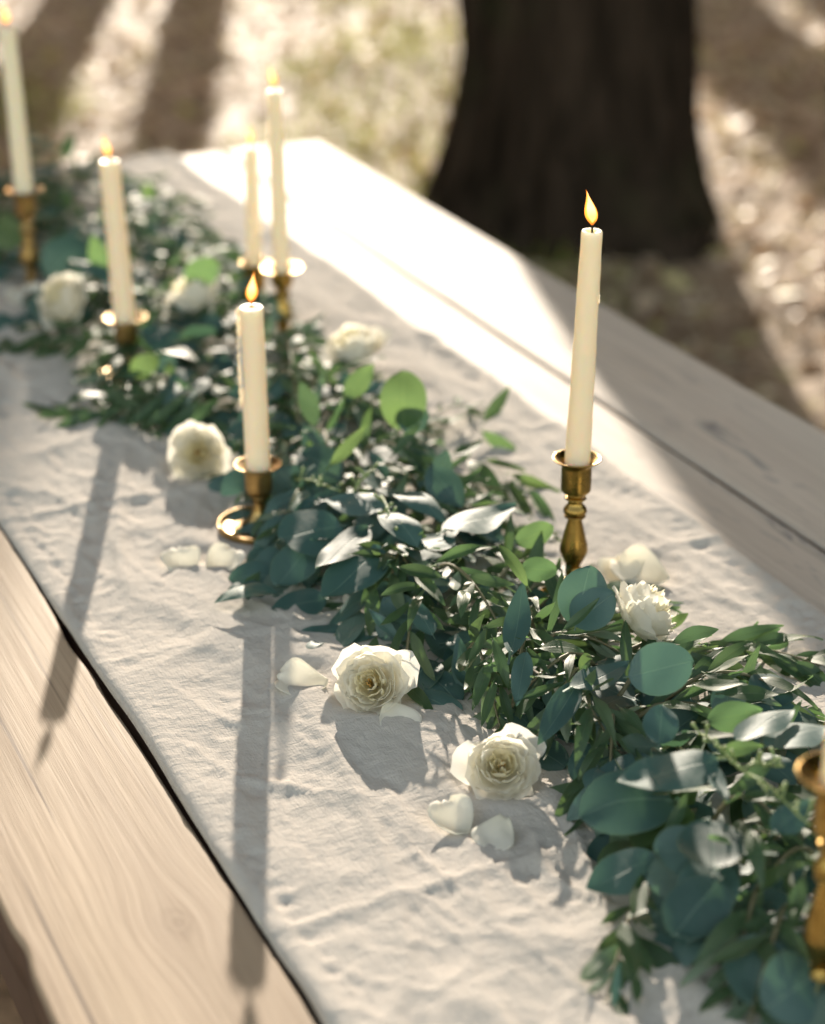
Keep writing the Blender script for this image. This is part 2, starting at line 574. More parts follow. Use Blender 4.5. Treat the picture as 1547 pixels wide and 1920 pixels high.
def gz(x, y):
    near = math.exp(-((x / 12) ** 2 + ((y - 7) / 12) ** 2))
    return float((fbm(x * .6, y * .6, 3, 3) * .05 + fbm(x * 3, y * 3, 9, 3) * .016) * near)


def gzv(X, Y):
    near = np.exp(-((X / 12) ** 2 + ((Y - 7) / 12) ** 2))
    return (fbm(X * .6, Y * .6, 3, 3) * .05 + fbm(X * 3, Y * 3, 9, 3) * .016) * near


def quads_mesh(name, C, U, W_, material, rnd=None, tip=.15):
    """many leaf quads: centres C, half-length vectors U, half-width vectors W_ (n,3 each)"""
    nq = len(C)
    v = np.empty((nq, 4, 3)); v[:, 0] = C - U; v[:, 1] = C + W_; v[:, 2] = C + U; v[:, 3] = C - W_
    me = bpy.data.meshes.new(name)
    me.vertices.add(nq * 4); me.vertices.foreach_set('co', v.ravel())
    me.loops.add(nq * 4); me.loops.foreach_set('vertex_index', np.arange(nq * 4, dtype=np.int32))
    me.polygons.add(nq); me.polygons.foreach_set('loop_start', np.arange(0, nq * 4, 4, dtype=np.int32))
    me.update(calc_edges=True)
    a = me.attributes.new('rnd', 'FLOAT', 'POINT')
    r = rng.random(nq) if rnd is None else rnd
    a.data.foreach_set('value', np.repeat(r, 4).astype(np.float32))
    me.materials.append(material)
    o = bpy.data.objects.new(name, me); COL.objects.link(o)
    return o


def litter_mat():
    m, n, p, out = mat('leaf_litter')
    a = n.nodes.new('ShaderNodeAttribute'); a.attribute_name = 'rnd'
    c = ramp(n, a.outputs['Fac'], [(0, (.16, .09, .05)), (.25, (.48, .34, .22)), (.5, (.74, .58, .44)), (.75, (.58, .50, .20)), (1, (.86, .74, .60))])
    n.links.new(c, p.inputs['Base Color']); p.inputs['Roughness'].default_value = .5
    t = n.nodes.new('ShaderNodeBsdfTranslucent'); n.links.new(c, t.inputs[0])
    mx = n.nodes.new('ShaderNodeMixShader'); mx.inputs[0].default_value = .35
    n.links.new(p.outputs[0], mx.inputs[1]); n.links.new(t.outputs[0], mx.inputs[2]); n.links.new(mx.outputs[0], out.inputs[0])
    return m


def grass_mat():
    m, n, p, out = mat('grass_blade')
    a = n.nodes.new('ShaderNodeAttribute'); a.attribute_name = 'rnd'
    c = ramp(n, a.outputs['Fac'], [(0, (.10, .16, .03)), (.5, (.22, .26, .06)), (1, (.38, .34, .12))])
    n.links.new(c, p.inputs['Base Color']); p.inputs['Roughness'].default_value = .45
    t = n.nodes.new('ShaderNodeBsdfTranslucent'); n.links.new(mixc(n, .5, c, (.55, .58, .12)), t.inputs[0])
    mx = n.nodes.new('ShaderNodeMixShader'); mx.inputs[0].default_value = .45
    n.links.new(p.outputs[0], mx.inputs[1]); n.links.new(t.outputs[0], mx.inputs[2]); n.links.new(mx.outputs[0], out.inputs[0])
    return m


def scatter_ground():
    n = 30000
    Y = 2.5 + 12 * rng.random(n) ** .8; X = (rng.random(n) - .5) * (2.5 + Y * .62) + .3
    Z = gzv(X, Y)
    a = rng.random(n) * 2 * PI; L = .014 + .032 * rng.random(n) ** 2
    tl = rng.normal(0, .35, n)
    U = np.stack([np.cos(a) * L, np.sin(a) * L, np.sin(tl) * L], -1)
    Wd = np.stack([-np.sin(a) * L * .5, np.cos(a) * L * .5, rng.normal(0, .3, n) * L], -1)
    C = np.stack([X, Y, Z + .006 + np.abs(U[:, 2])], -1)
    o = quads_mesh('leaf_litter', C, U, Wd, litter_mat())
    tag(o, 'dry brown and pinkish leaf litter scattered over the sunlit woodland floor', 'leaf litter', kind='stuff')
    # grass in patches, following the same big noise idea
    n = 60000
    Y = 2.5 + 12 * rng.random(n) ** .8; X = (rng.random(n) - .5) * (2.5 + Y * .62) + .3
    k = fbm(X * .75 + 4, Y * .75, 21, 3) > .20
    X, Y = X[k], Y[k]; n = len(X)
    Z = gzv(X, Y)
    h = .018 + .035 * rng.random(n)
    U = np.stack([rng.normal(0, .35, n) * h, rng.normal(0, .35, n) * h, h], -1)
    a = rng.random(n) * PI
    Wd = np.stack([np.cos(a) * .0032, np.sin(a) * .0032, np.zeros(n)], -1)
    o = quads_mesh('grass', np.stack([X, Y, Z + h * .9], -1), U, Wd, grass_mat())
    tag(o, 'low yellow green grass growing in patches around the tree', 'grass', kind='stuff')


scatter_ground()


# ------------------------------------------------------------------ trees
def bark_mat():
    m, n, p, out = mat('bark')
    v = coords(n, (9, 9, 1.6))
    f = noise(n, v, 1.6, 6, .65, .8)
    v2 = coords(n, (1, 1, 1))
    mo = noise(n, v2, 3, 3)
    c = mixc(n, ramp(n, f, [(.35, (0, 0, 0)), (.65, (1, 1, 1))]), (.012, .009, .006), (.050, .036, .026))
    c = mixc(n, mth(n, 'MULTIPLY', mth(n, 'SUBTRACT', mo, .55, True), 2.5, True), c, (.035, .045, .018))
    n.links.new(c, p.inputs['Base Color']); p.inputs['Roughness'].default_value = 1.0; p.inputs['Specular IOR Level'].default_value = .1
    n.links.new(bump(n, f, .8, .02), p.inputs['Normal'])
    return m


M_BARK = bark_mat()


def crown_mat():
    m, n, p, out = mat('tree_foliage')
    a = n.nodes.new('ShaderNodeAttribute'); a.attribute_name = 'rnd'
    c = ramp(n, a.outputs['Fac'], [(0, (.022, .040, .014)), (1, (.038, .058, .018))])
    n.links.new(c, p.inputs['Base Color'])
    t = n.nodes.new('ShaderNodeBsdfTranslucent'); n.links.new(c, t.inputs[0])
    p.inputs['Specular IOR Level'].default_value = .15
    mx = n.nodes.new('ShaderNodeMixShader'); mx.inputs[0].default_value = .2
    n.links.new(p.outputs[0], mx.inputs[1]); n.links.new(t.outputs[0], mx.inputs[2]); n.links.new(mx.outputs[0], out.inputs[0])
    return m


M_CROWN = crown_mat()


def trunk_mesh(r0, rbase, height, lean=None, bulge=None, seed=0, roots=5, nseg=64):
    """r0: radius above the root flare; lean(h)->(x,y) offset; bulge(h, angle)->extra radius"""
    rs = random.Random(seed)
    zs = list(np.concatenate([np.linspace(-.12, 1.0, 26), np.linspace(1.08, 2.6, 22), np.linspace(2.8, height, 14)]))
    ph = [rs.uniform(0, 6.28) for _ in range(6)]
    V, Fc = [], []
    for z in zs:
        fl = (rbase - r0) * math.exp(-max(z, 0) / .26)
        top = r0 * (1 - .55 * max(0, (z - 2.5)) / max(height - 2.5, 1))
        ox, oy = lean(z) if lean else (0, 0)
        for k in range(nseg):
            a = 2 * PI * k / nseg
            lob = 1 + .45 * max(0, math.cos(roots * a + ph[0])) * math.exp(-max(z, 0) / .3)
            r = top + fl * lob
            r *= 1 + .03 * math.sin(3 * a + ph[1] + z) + .02 * math.sin(5 * a + ph[2] - z * 1.5)
            r += (.016 * float(vnoise(a * 9 + z * .6, z * 1.7, seed)) + .020 * abs(float(vnoise(a * 13 + .5 * math.sin(z * 3), z * 2.2, seed + 3)))) * min(1, r0 / .2)
            if bulge: r += bulge(z, a)
            V.append((ox + r * math.cos(a), oy + r * math.sin(a), z))
    m = len(zs)
    for i in range(m - 1):
        for k in range(nseg):
            k2 = (k + 1) % nseg
            Fc.append((i * nseg + k, i * nseg + k2, (i + 1) * nseg + k2, (i + 1) * nseg + k))
    Fc.append(tuple((m - 1) * nseg + k for k in range(nseg)))
    return V, Fc


def add_crown(t, height, cz, rad, seed, nleaf=2600, nlimb=7, topr=.1):
    rs = np.random.default_rng(seed)
    clumps = []
    for i in range(nlimb):
        a = 2 * PI * i / nlimb + rs.uniform(-.4, .4)
        e = rad * rs.uniform(.5, .95)
        z0 = height * rs.uniform(.72, .98)
        tip = Vector((math.cos(a) * e, math.sin(a) * e, cz + rs.uniform(-.25, .6) * rad))
        base = Vector((0, 0, z0)); mid = base.lerp(tip, .5) + Vector((0, 0, -.12 * rad))
        pts = [base.lerp(mid, s / 4) if s <= 4 else mid.lerp(tip, (s - 4) / 4) for s in range(9)]
        V, Fc = tube_data(pts, list(np.linspace(topr * .8, .02, 9)), 8)
        mesh_obj('limb', V, Fc, M_BARK, t)
        clumps += [tip, pts[6], pts[5] + Vector((0, 0, .3))]
    clumps += [Vector((rs.normal(0, .3) * rad, rs.normal(0, .3) * rad, cz + rs.uniform(.1, .8) * rad)) for _ in range(8)]
    C = np.array([clumps[i % len(clumps)] for i in range(nleaf)]) + rs.normal(0, .24 * rad, (nleaf, 3)) * [1, 1, .5]
    q = rs.random(nleaf) < .62                                   # even leaf fill added so the unseen crown blocks more sky
    ra, rr = rs.random(nleaf) * 2 * PI, rad * 1.15 * np.sqrt(rs.random(nleaf))
    E_ = np.stack([rr * np.cos(ra), rr * np.sin(ra), cz + rad * .30 * (rs.random(nleaf) * 2 - .6)], -1)
    C = np.where(q[:, None], E_, C)
    L = .22 + .14 * rs.random(nleaf)
    U = rs.normal(0, 1, (nleaf, 3)); U /= np.linalg.norm(U, axis=1)[:, None]
    Wd = np.cross(U, rs.normal(0, 1, (nleaf, 3))); Wd /= np.linalg.norm(Wd, axis=1)[:, None]
    o = quads_mesh('crown', C, U * L[:, None], Wd * L[:, None] * .5, M_CROWN)
    o.parent = t


def near_tree():
    base = Vector((0.455, 5.42, 0))
    t = empty('oak_tree', base)
    # the bole swells to the left above knee height, an unseen bulge shaped to set its shadow edge on the table
    hs = [.5, 1.0, 1.45, 1.62, 1.77, 1.85, 1.97, 2.2]
    ofs = [0, .08, .18, .205, .17, .145, .105, .03]

    def bulge(z, a):
        s = max(0.0, math.cos(a - PI)) ** 1.5
        return float(np.interp(z, hs, ofs)) * s
    V, Fc = trunk_mesh(.285, .43, 5.6, None, bulge, 5, 4, 96)
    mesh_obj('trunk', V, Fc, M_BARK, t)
    add_crown(t, 5.4, 8.2, 4.2, 3, 9000, 10, .15)
    tag(t, 'thick dark tree trunk with flared roots standing right behind the table', 'tree')


near_tree()


def far_tree(px, py, L, r, label, seed, lean=0.0):
    P = at(px, py, -TZ)
    s = Vector((-math.sin(SUN_AZ), math.cos(SUN_AZ), 0))
    b = Vector((P.x, P.y, 0)) + s * L
    t = empty('tree', b)
    V, Fc = trunk_mesh(r, r * 1.4, 7.5, (lambda z: (lean * z, 0)), None, seed, 4, 32)
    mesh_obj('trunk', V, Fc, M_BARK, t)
    add_crown(t, 7.3, 9.0, 3.6, seed, 9000, 8, .1)
    tag(t, label, 'tree', 'trees of the wood beyond the frame')


far_tree(372, 0, 4.0, .135, 'slim tree beyond the frame whose shadow falls behind the second candle', 21)
far_tree(118, 40, 3.6, .17, 'tree beyond the frame whose shadow falls behind the tall left candle', 22)
far_tree(1440, 222, 6.5, .10, 'thin tree beyond the frame casting the narrow shadow right of the trunk', 23)
far_tree(1420, 85, 5.5, .26, 'broad tree beyond the frame casting the wide shadow at upper right', 24)
far_tree(1547, -30, 5.5, .22, 'tree beyond the frame shading the far upper right ground', 25)


for i, (x, y, r, cz, cr, lb) in enumerate((  # unseen trees added to cut the sky light on the ground
        (-6.5, 7.5, .2, 5.2, 3.2, 'leafy tree added out of view on the left of the clearing to block sky light'),
        (7.2, 6.0, .22, 5.4, 3.4, 'leafy tree added out of view on the right of the clearing to block sky light'),
        (-7.5, 13.0, .2, 5.6, 3.4, 'leafy tree added out of view at far left of the clearing to block sky light'),
        (8.5, 12.5, .24, 5.6, 3.6, 'leafy tree added out of view at far right of the clearing to block sky light'),
        (-5.4, 6.4, .16, 7.4, 3.4, 'young leafy tree added out of view left of the table to block sky light'), (6.0, 5.6, .18, 7.4, 3.4, 'young leafy tree added out of view right of the table to block sky light'))):
    t = empty('tree', (x, y, 0))
    V, Fc = trunk_mesh(r, r * 1.4, cz * .85, None, None, 40 + i, 4, 24)
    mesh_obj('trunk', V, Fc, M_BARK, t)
    add_crown(t, cz * .84, cz, cr, 40 + i, 9000, 8, .1)
    tag(t, lb, 'tree', 'trees of the wood beyond the frame')


def shrub(x, y, h, rx, seed, label):  # unseen shrub, added to block low sky light from the side
    rs = np.random.default_rng(seed)
    t = empty('shrub', (x, y, 0))
    items = []
    for k in range(7):
        a = 2 * PI * k / 7 + rs.uniform(-.3, .3)
        items.append(tube_data([Vector((math.cos(a) * rx * .5 * s, math.sin(a) * rx * .5 * s, h * .8 * s ** .8)) for s in (0, .3, .6, 1)], [.03, .022, .015, .006], 6))
    V, Fc, _ = join_data(items)
    mesh_obj('stems', V, Fc, M_BARK, t)
    n = 4200
    u = rs.normal(0, 1, (n, 3)); u /= np.linalg.norm(u, axis=1)[:, None]
    u *= rs.random(n)[:, None] ** .45 * (1 + .25 * np.sin(u[:, :1] * 7 + u[:, 1:2] * 5))
    C = u * [rx, rx, h * .5] + [0, 0, h * .52]
    L = .09 + .07 * rs.random(n)
    U = rs.normal(0, 1, (n, 3)); U /= np.linalg.norm(U, axis=1)[:, None]
    Wd = np.cross(U, rs.normal(0, 1, (n, 3))); Wd /= np.linalg.norm(Wd, axis=1)[:, None]
    o = quads_mesh('foliage', C, U * L[:, None], Wd * L[:, None] * .55, M_CROWN)
    o.parent = t
    tag(t, label, 'shrub', 'shrubs added out of view at the sides of the clearing to block low sky light')


for i, (x, y) in enumerate(((-4.7, 4.2), (-4.6, 7.4), (-5.0, 10.6), (-5.2, 14.0), (5.2, 4.4), (5.0, 7.6), (5.2, 10.8), (5.6, 14.2))):
    shrub(x, y, 3.6 + .3 * (i % 3), 1.9, 60 + i, 'dense green sky blocking shrub added unseen at the %s side of the clearing, %s from the table' % ('left' if x < 0 else 'right', ('nearest', 'second', 'third', 'farthest')[i % 4]))


def added_wood_screen():  # unseen foliage ring added to keep low sky glow off the scene
    rs = np.random.default_rng(5)
    n = 22000
    th = rs.random(n) * 2 * PI; rad = 34 + rs.random(n) * 10
    hgt = 6 + 1.5 * vnoise(th * 9, th * 0, 4) + 1.0 * vnoise(th * 31, th * 0, 6)
    C = np.stack([rad * np.cos(th), rad * np.sin(th) + 5, hgt * rs.random(n) ** .8], -1)
    L = .35 + .3 * rs.random(n)
    U = rs.normal(0, 1, (n, 3)); U /= np.linalg.norm(U, axis=1)[:, None]
    Wd = np.cross(U, rs.normal(0, 1, (n, 3))); Wd /= np.linalg.norm(Wd, axis=1)[:, None]
    o = quads_mesh('added_wood_screen', C, U * L[:, None], Wd * L[:, None] * .6, M_CROWN)
    tag(o, 'unseen far off dark green wood added all around the clearing to block low sky glow', 'woodland', kind='stuff')


added_wood_screen()


# ------------------------------------------------------------------ table
TABLE = empty('wooden_table', (0, 0, TZ), AZ)
tag(TABLE, 'long weathered plank table running away from the camera under a linen runner', 'table')


def plank(x0, x1, y0, y1, th, material, seed, edge=.0016, chip=(), z=0.0):
    ys = np.concatenate([[y0, y0 + .002], np.arange(y0 + .008, y1 - .008, .008), [y1 - .002, y1]])
    nx = 9
    V, Fc = [], []
    prof = [(0, -th), (0, -th * .5), (0, -.0035), (.0012, -.0010), (.0030, -.0001), (.0042, 0), (.0058, 0)]
    for y in ys:
        e0 = edge * float(fbm(y * 9, 1.3, seed, 4)); e1 = edge * float(fbm(y * 9, 7.9, seed + 5, 4))
        for (side, cy, dep, half) in chip:
            g = dep * math.exp(-((y - cy) / half) ** 2)
            if side == 0: e0 += g
            else: e1 -= g
        a0, a1 = x0 + e0, x1 + e1
        bow = .0008 * float(fbm(y * 2.5, 3.3, seed + 9, 2))
        ring = [(a0 + dx, dz) for dx, dz in prof]
        ring += [(a0 + .0058 + (a1 - a0 - .0116) * (i + 1) / (nx + 1), .0006 * float(vnoise(i * .9, y * 6, seed)) - .0003) for i in range(nx)]
        ring += [(a1 - dx, dz) for dx, dz in prof[::-1]]
        for x, zz in ring: V.append((x, y, zz + z + (bow if zz > -th * .4 else 0)))
    m = len(prof) * 2 + nx
    for j in range(len(ys) - 1):
        for i in range(m):
            i2 = (i + 1) % m
            Fc.append((j * m + i, j * m + i2, (j + 1) * m + i2, (j + 1) * m + i))
    Fc.append(tuple(range(m))[::-1]); Fc.append(tuple((len(ys) - 1) * m + i for i in range(m)))
    o = mesh_obj('plank', V, Fc, material, TABLE)
    o.data.materials.append(M_WOOD_D)                            # dark stained sides, with their shade put into the colour too
    npf = len(prof)
    for f in o.data.polygons:
        if len(f.vertices) == 4:
            i = min(v % m for v in f.vertices) if not ({0, m - 1} <= {v % m for v in f.vertices}) else m - 1
            if i < 2 or i >= m - 3: f.material_index = 1
    return o


NEAR, FAR = .30, 3.085
plank(.213, .3656, NEAR, FAR - .004, .036, M_WOOD_A, 31, .0015,
      [(0, 1.09, .003, .02), (1, 1.50, .0036, .045), (1, 1.39, .0018, .03)])
plank(.3720, .602, NEAR, FAR, .036, M_WOOD_A, 32, z=-.0012)
plank(.6055, .829, NEAR, FAR - .003, .036, M_WOOD_B, 33, z=-.0008)
plank(.8325, 1.0585, NEAR, FAR - .002, .036, M_WOOD_B, 34, .0012)
plank(1.0640, 1.237, NEAR, FAR, .036, M_WOOD_C, 35, .0014)
for yy in (.62, 1.55, 2.7):
    mesh_obj('batten', *box_data(.26, 1.19, yy, yy + .07, -.075, -.0375), M_WOOD_D, TABLE, False)
for yy in (.62, 2.7):
    for xx in (.30, 1.08):
        mesh_obj('leg', *box_data(xx, xx + .07, yy, yy + .07, -TZ, -.0755), M_WOOD_D, TABLE, False)
# side rail under the planks, seen below the left edge
mesh_obj('side_rail', *box_data(.222, .252, .5, 2.9, -.105, -.0372), M_WOOD_D, TABLE, False)

BENCH = empty('wooden_bench', (0, 0, 0), AZ)
tag(BENCH, 'pale wooden bench standing beside the left edge of the table', 'bench')
for i in range(2):
    V, Fc = box_data(-.08 + i * .165, .08 + i * .165, 1.475, 2.9, .415, .45)
    o = mesh_obj('seat_plank', V, Fc, M_BENCH, BENCH, False)
    bv = o.modifiers.new('bevel', 'BEVEL'); bv.width = .004; bv.segments = 2
for yy in (1.55, 2.75):
    for xx in (-.06, .18):
        mesh_obj('leg', *box_data(xx, xx + .045, yy, yy + .05, 0, .375), M_WOOD_D, BENCH, False)
    mesh_obj('apron', *box_data(-.07, .235, yy - .002, yy + .04, .3755, .4145), M_WOOD_D, BENCH, False)


# ------------------------------------------------------------------ linen runner
def runner():
    x0, x1, y0 = .3665, .982, .30
    dx = .0034
    xs = np.arange(x0, x1 + dx * .5, dx)
    ys = np.concatenate([np.arange(y0, .78, .012), np.arange(.78, 2.3, .0036), np.arange(2.3, FAR + .17, .007)])
    X, Y = np.meshgrid(xs, ys)
    u = (X - x0) / (x1 - x0)
    e = np.minimum(X - x0, x1 - X)                                # distance to the nearer long edge
    # long soft creases, roughly along the cloth and slightly skewed
    def ridge(sx, sy, skew, s, pw):
        q = 1 - np.abs(fbm((X + skew * Y) * sx + .35 * fbm(X * 3, Y * 3, s + 40, 2), Y * sy, s, 2))
        return np.clip(q, 0, 1) ** pw
    Z = .0050 * ridge(6, 1.6, .22, 51, 13) + .0044 * ridge(11, 3.0, -.30, 52, 12) + .0022 * ridge(26, 8, .2, 53, 10) + .0012 * ridge(44, 22, -.4, 50, 9)
    Z += .0016 * (fbm(X * 9, Y * 4, 54, 4) + .5) + .0007 * fbm(X * 42, Y * 26, 55, 3)
    Z += .0006 * fbm(X * 110, Y * 70, 59, 2)
    # dents pressed between the creases
    Z += .0014 * np.clip(fbm(X * 16, Y * 8, 58, 3) - .1, 0, 1)
    # press folds across the cloth
    for k, c in enumerate((1.035, 1.436, 1.762, 2.09, 2.42, 2.75)):
        d = Y - c - .004 * np.sin(X * 14 + k) - .010 * (X - .45) * (k % 2 - .5)
        amp = .0024 + .0010 * vnoise(X * 8, X * 0 + k, 61)
        Z += amp * np.exp(-np.abs(d) / .0055) - .0005 * np.exp(-((d + .016) / .008) ** 2)
    # lengthwise ironed fold
    d = X - .915 - .004 * np.sin(Y * 5)
    Z += .0028 * np.exp(-np.abs(d) / .008)
    d = X - .60 - .004 * np.sin(Y * 4)
    Z += .0012 * np.exp(-np.abs(d) / .006)
    # raised rolled selvedge with puckers
    puck = .5 + .5 * np.sin(Y * 300 + 4 * fbm(X * 0 + 2, Y * 14, 56, 2) + 30 * (X - x0))
    Z += np.exp(-((e - .010) / .008) ** 2) * (.0016 + .0016 * fbm(Y * 11, X * 0 + 3, 66, 3))
    Z += np.exp(-((e - .024) / .007) ** 2) * (puck * .0012 - .0008)
    # left edge swells into soft waves
    Z += np.exp(-((X - x0 - .035) / .03) ** 2) * .005 * np.clip(fbm(Y * 5, X * 0 + 9, 57, 3) + .12, 0, 1)
    Z = Z * 1.75
    Z = np.maximum(Z, .0001)
    Z = .0095 * np.tanh(Z / .0095)
    for (qx, qy, qr) in ((480, 995, .055), (236, 706, .05), (1070, 1125, .04), (52, 560, .04), (372, 890, .035), (700, 1310, .035), (942, 1470, .035),
                         (567, 1276, .024), (342, 1052, .024), (417, 1054, .024), (851, 1532, .022), (929, 1562, .022), (1190, 1080, .035), (1527, 1868, .035)):
        a_, l_ = to_tab(at(qx, qy))
        Z *= 1 - .85 * np.exp(-(((X - a_) ** 2 + (Y - l_) ** 2) / qr ** 2) ** 2)
    Z *= 1 - .6 * np.exp(-((X - .74) / .09) ** 4)
    Z = Z + .0014
    Z *= np.clip(e / .004, .35, 1)
    # edges wander
    wl = .0026 * fbm(Y * 6, Y * 0 + 1, 71, 4); wr = .004 * fbm(Y * 5, Y * 0 + 5, 72, 4)
    X2 = X + wl * (1 - u) ** 2 + wr * u ** 2
    # hang over the far end
    over = np.clip(Y - (FAR + .004), 0, None)
    bend = np.clip(over / .012, 0, 1)
    Y2 = np.where(over > 0, FAR + .004 + np.minimum(over, .012) * .6 + .003 * bend * np.sin(X * 40), Y)
    Z2 = np.where(over > 0, Z - np.maximum(over - .004, 0), Z)
    V = np.stack([X2, Y2, Z2], -1).reshape(-1, 3)
    nx = len(xs); ny = len(ys)
    idx = np.arange(nx * ny).reshape(ny, nx)
    q = np.stack([idx[:-1, :-1], idx[:-1, 1:], idx[1:, 1:], idx[1:, :-1]], -1).reshape(-1, 4)
    me = bpy.data.meshes.new('table_runner')
    me.vertices.add(len(V)); me.vertices.foreach_set('co', V.astype(np.float32).ravel())
    me.loops.add(len(q) * 4); me.loops.foreach_set('vertex_index', q.ravel().astype(np.int32))
    me.polygons.add(len(q)); me.polygons.foreach_set('loop_start', np.arange(0, len(q) * 4, 4, dtype=np.int32))
    me.update(calc_edges=True)
    me.polygons.foreach_set('use_smooth', [True] * len(q))
    me.materials.append(M_CLOTH)
    o = bpy.data.objects.new('table_runner', me); COL.objects.link(o)
    o.location = (0, 0, TZ); o.rotation_euler = (0, 0, AZ)
    sol = o.modifiers.new('thickness', 'SOLIDIFY'); sol.thickness = .0011; sol.offset = -1
    tag(o, 'creased pale linen runner laid lengthwise along the plank table', 'table runner')


runner()


# ------------------------------------------------------------------ candlesticks and candles
def rotz_tilt(loc, tx=0.0, ty=0.0):
    return Matrix.Translation(loc) @ Matrix.Rotation(ty, 4, 'Y') @ Matrix.Rotation(tx, 4, 'X')


def candlestick(name, base, H, tall, label, rim=.021, foot=.030, material=None, group='brass candlesticks along the garland'):
    m = material or M_BRASS
    t = empty(name, base)
    tag(t, label, 'candlestick', group)
    k = H / (.135 if tall else .066)
    cr = .0132
    if tall:
        cup = [(0, .108), (.0075, .1035), (cr * .93, .1052), (cr, .110), (cr, .124), (cr * 1.02, .130), (rim * .86, .1335), (rim, .1352),
               (rim * 1.0, .1366), (rim * .85, .1356), (cr * .98, .1322), (.0122, .126), (.0122, .116), (0, .1155)]
        shaft = [(0, .0205), (.0062, .021), (.0062, .026), (.0085, .0285), (.0062, .0315), (.0064, .034), (.0118, .046), (.0122, .052), (.0095, .064), (.0062, .078),
                 (.0060, .0815), (.0098, .0845), (.0100, .0885), (.0066, .0935), (.0066, .0985), (.0080, .103), (0, .1034)]
        foot_p = [(0, .0005), (foot, .0005), (foot, .003), (foot * .93, .0058), (foot * .62, .0085), (foot * .36, .0135), (.0072, .0185), (.0066, .0204), (0, .0204)]
        parts = (('cup', cup, 5), ('shaft', shaft, 6), ('foot', foot_p, 5))
    else:
        cup = [(0, .038), (.0058, .0345), (.0105, .036), (cr * .98, .0415), (cr, .046), (cr, .058), (cr * 1.02, .0615), (rim * .88, .0645), (rim, .0662),
               (rim, .0676), (rim * .86, .0665), (cr, .0635), (.0124, .058), (.0124, .047), (0, .0465)]
        shaft = [(0, .006), (.0165, .0062), (.0125, .010), (.0078, .017), (.0058, .024), (.0055, .029), (.0072, .0325), (.0056, .0343), (0, .0345)]
        R0 = foot
        foot_p = [(0, .0005), (R0 * .9, .0005), (R0, .0040), (R0 * 1.005, .0066), (R0 * .965, .0070), (R0 * .90, .0042), (R0 * .7, .0032), (R0 * .42, .0050), (.0168, .0061), (0, .0061)]
        parts = (('cup', cup, 5), ('shaft', shaft, 6), ('drip_plate', foot_p, 5))
    for nm, pr, sub in parts:
        pr = [(r, z * k) for r, z in pr]
        V, Fc, UV = lathe_data(smooth_prof(pr, sub), 48)
        mesh_obj(nm, V, Fc, m, t)
    if tall:                                                     # turned rings on the shaft
        for z in (.0815, .0985, .0285):
            V, Fc, UV = lathe_data([(.0075, (z - .0011) * k), (.0092, (z - .0007) * k), (.0096, z * k), (.0092, (z + .0007) * k), (.0075, (z + .0011) * k)], 40)
            mesh_obj('ring', V, Fc, m, t)
    return t


def candle(base, r0, r1, length, label, lean=(0, 0), flame_lean=(-.15, 0), flame=.029, drips=(), seed=1, melted=False):
    t = empty('taper_candle', base)
    tag(t, label, 'candle', 'lit ivory taper candles')
    t.rotation_euler = (lean[1], lean[0], 0)
    L = length
    n = 22
    prof = [(0, 0), (r0 * .93, .0004)]
    for i in range(n + 1):
        s = i / n
        z = .002 + (L - .0048) * s
        r = r0 + (r1 - r0) * s
        r += .00012 * math.sin(z * 260 + seed) + .00015 * math.sin(z * 97 + seed * 2)
        prof.append((r, z))
    prof += [(r1 * .985, L - .0016), (r1 * .94, L - .0004), (r1 * .86, L), (r1 * .66, L - .0007), (r1 * .40, L - .0020), (r1 * .12, L - .0025), (0, L - .0025)]
    V, Fc, UV = lathe_data(prof, 40, .006, seed)
    mesh_obj('wax_body', V, Fc, M_WAX, t)
    # wick
    fl = Vector((flame_lean[0], flame_lean[1], 0))
    pts = [Vector((0, 0, L - .0022)), Vector((0, 0, L + .002)), Vector((.0006, 0, L + .005)) + fl * .003, Vector((.0022, .0004, L + .0078)) + fl * .001]
    V, Fc = tube_data(pts, [.0011, .00105, .0011, .0009], 7)
    mesh_obj('wick', V, Fc, M_WICK, t)
    for nm, mt, sc, z0 in (('flame', M_FLAME, 1.0, L + .0035), ('flame_core', M_CORE, .72, L + .0062)):
        Hh = flame * (1.0 if sc == 1 else .84)
        rr = [.0, .40, .78, .97, 1.0, .92, .76, .56, .36, .18, .06, 0]
        pr = [(max(q * .0049 * (flame / .029) * sc, 0), Hh * i / (len(rr) - 1)) for i, q in enumerate(rr)]
        V, Fc, UV = lathe_data(smooth_prof(pr, 2), 20)
        V = [(x + fl.x * z * (.55 + z / Hh * .5), y + fl.y * z, z + z0) for x, y, z in V]
        mesh_obj(nm, V, Fc, mt, t, uvs=UV)
    rs = random.Random(seed)
    for (ang, z1, z2, wd) in drips:
        zt = L - .0005 if z1 is None else z1
        pts, rad = [], []
        m = 30
        for i in range(m + 1):
            s = i / m
            z = zt + (z2 - zt) * s
            f = z / L
            rbody = r0 + (r1 - r0) * f
            a = ang + .10 * math.sin(z * 120 + seed)
            pts.append(Vector((math.cos(a) * (rbody + wd * .35), math.sin(a) * (rbody + wd * .35), z)))
            rad.append(wd * (.72 + .30 * math.sin(z * 900 + 2 * math.sin(z * 170)) + rs.uniform(-.06, .10)) * (1.25 if s > .93 else 1) * (.5 if i in (0, m) else 1))
        V, Fc = tube_data(pts, rad, 9)
        mesh_obj('wax_drip', V, Fc, M_WAX, t)
    return t


def set_candle(px, py, H, tall, L, r0, r1, lab_s, lab_c, cup_dx=0, lean=(0, 0), **kw):
    b = at(px, py)
    b.z = TZ + .0042
    st = kw.pop('stick', {})
    candlestick('brass_candlestick', b, H, tall, lab_s, **st)
    k = H / (.135 if tall else .066)
    sit = (.1155 if tall else .0465) * k
    candle(b + Vector((0, 0, sit + .0003)), r0, r1, L, lab_c, lean=lean, **kw)


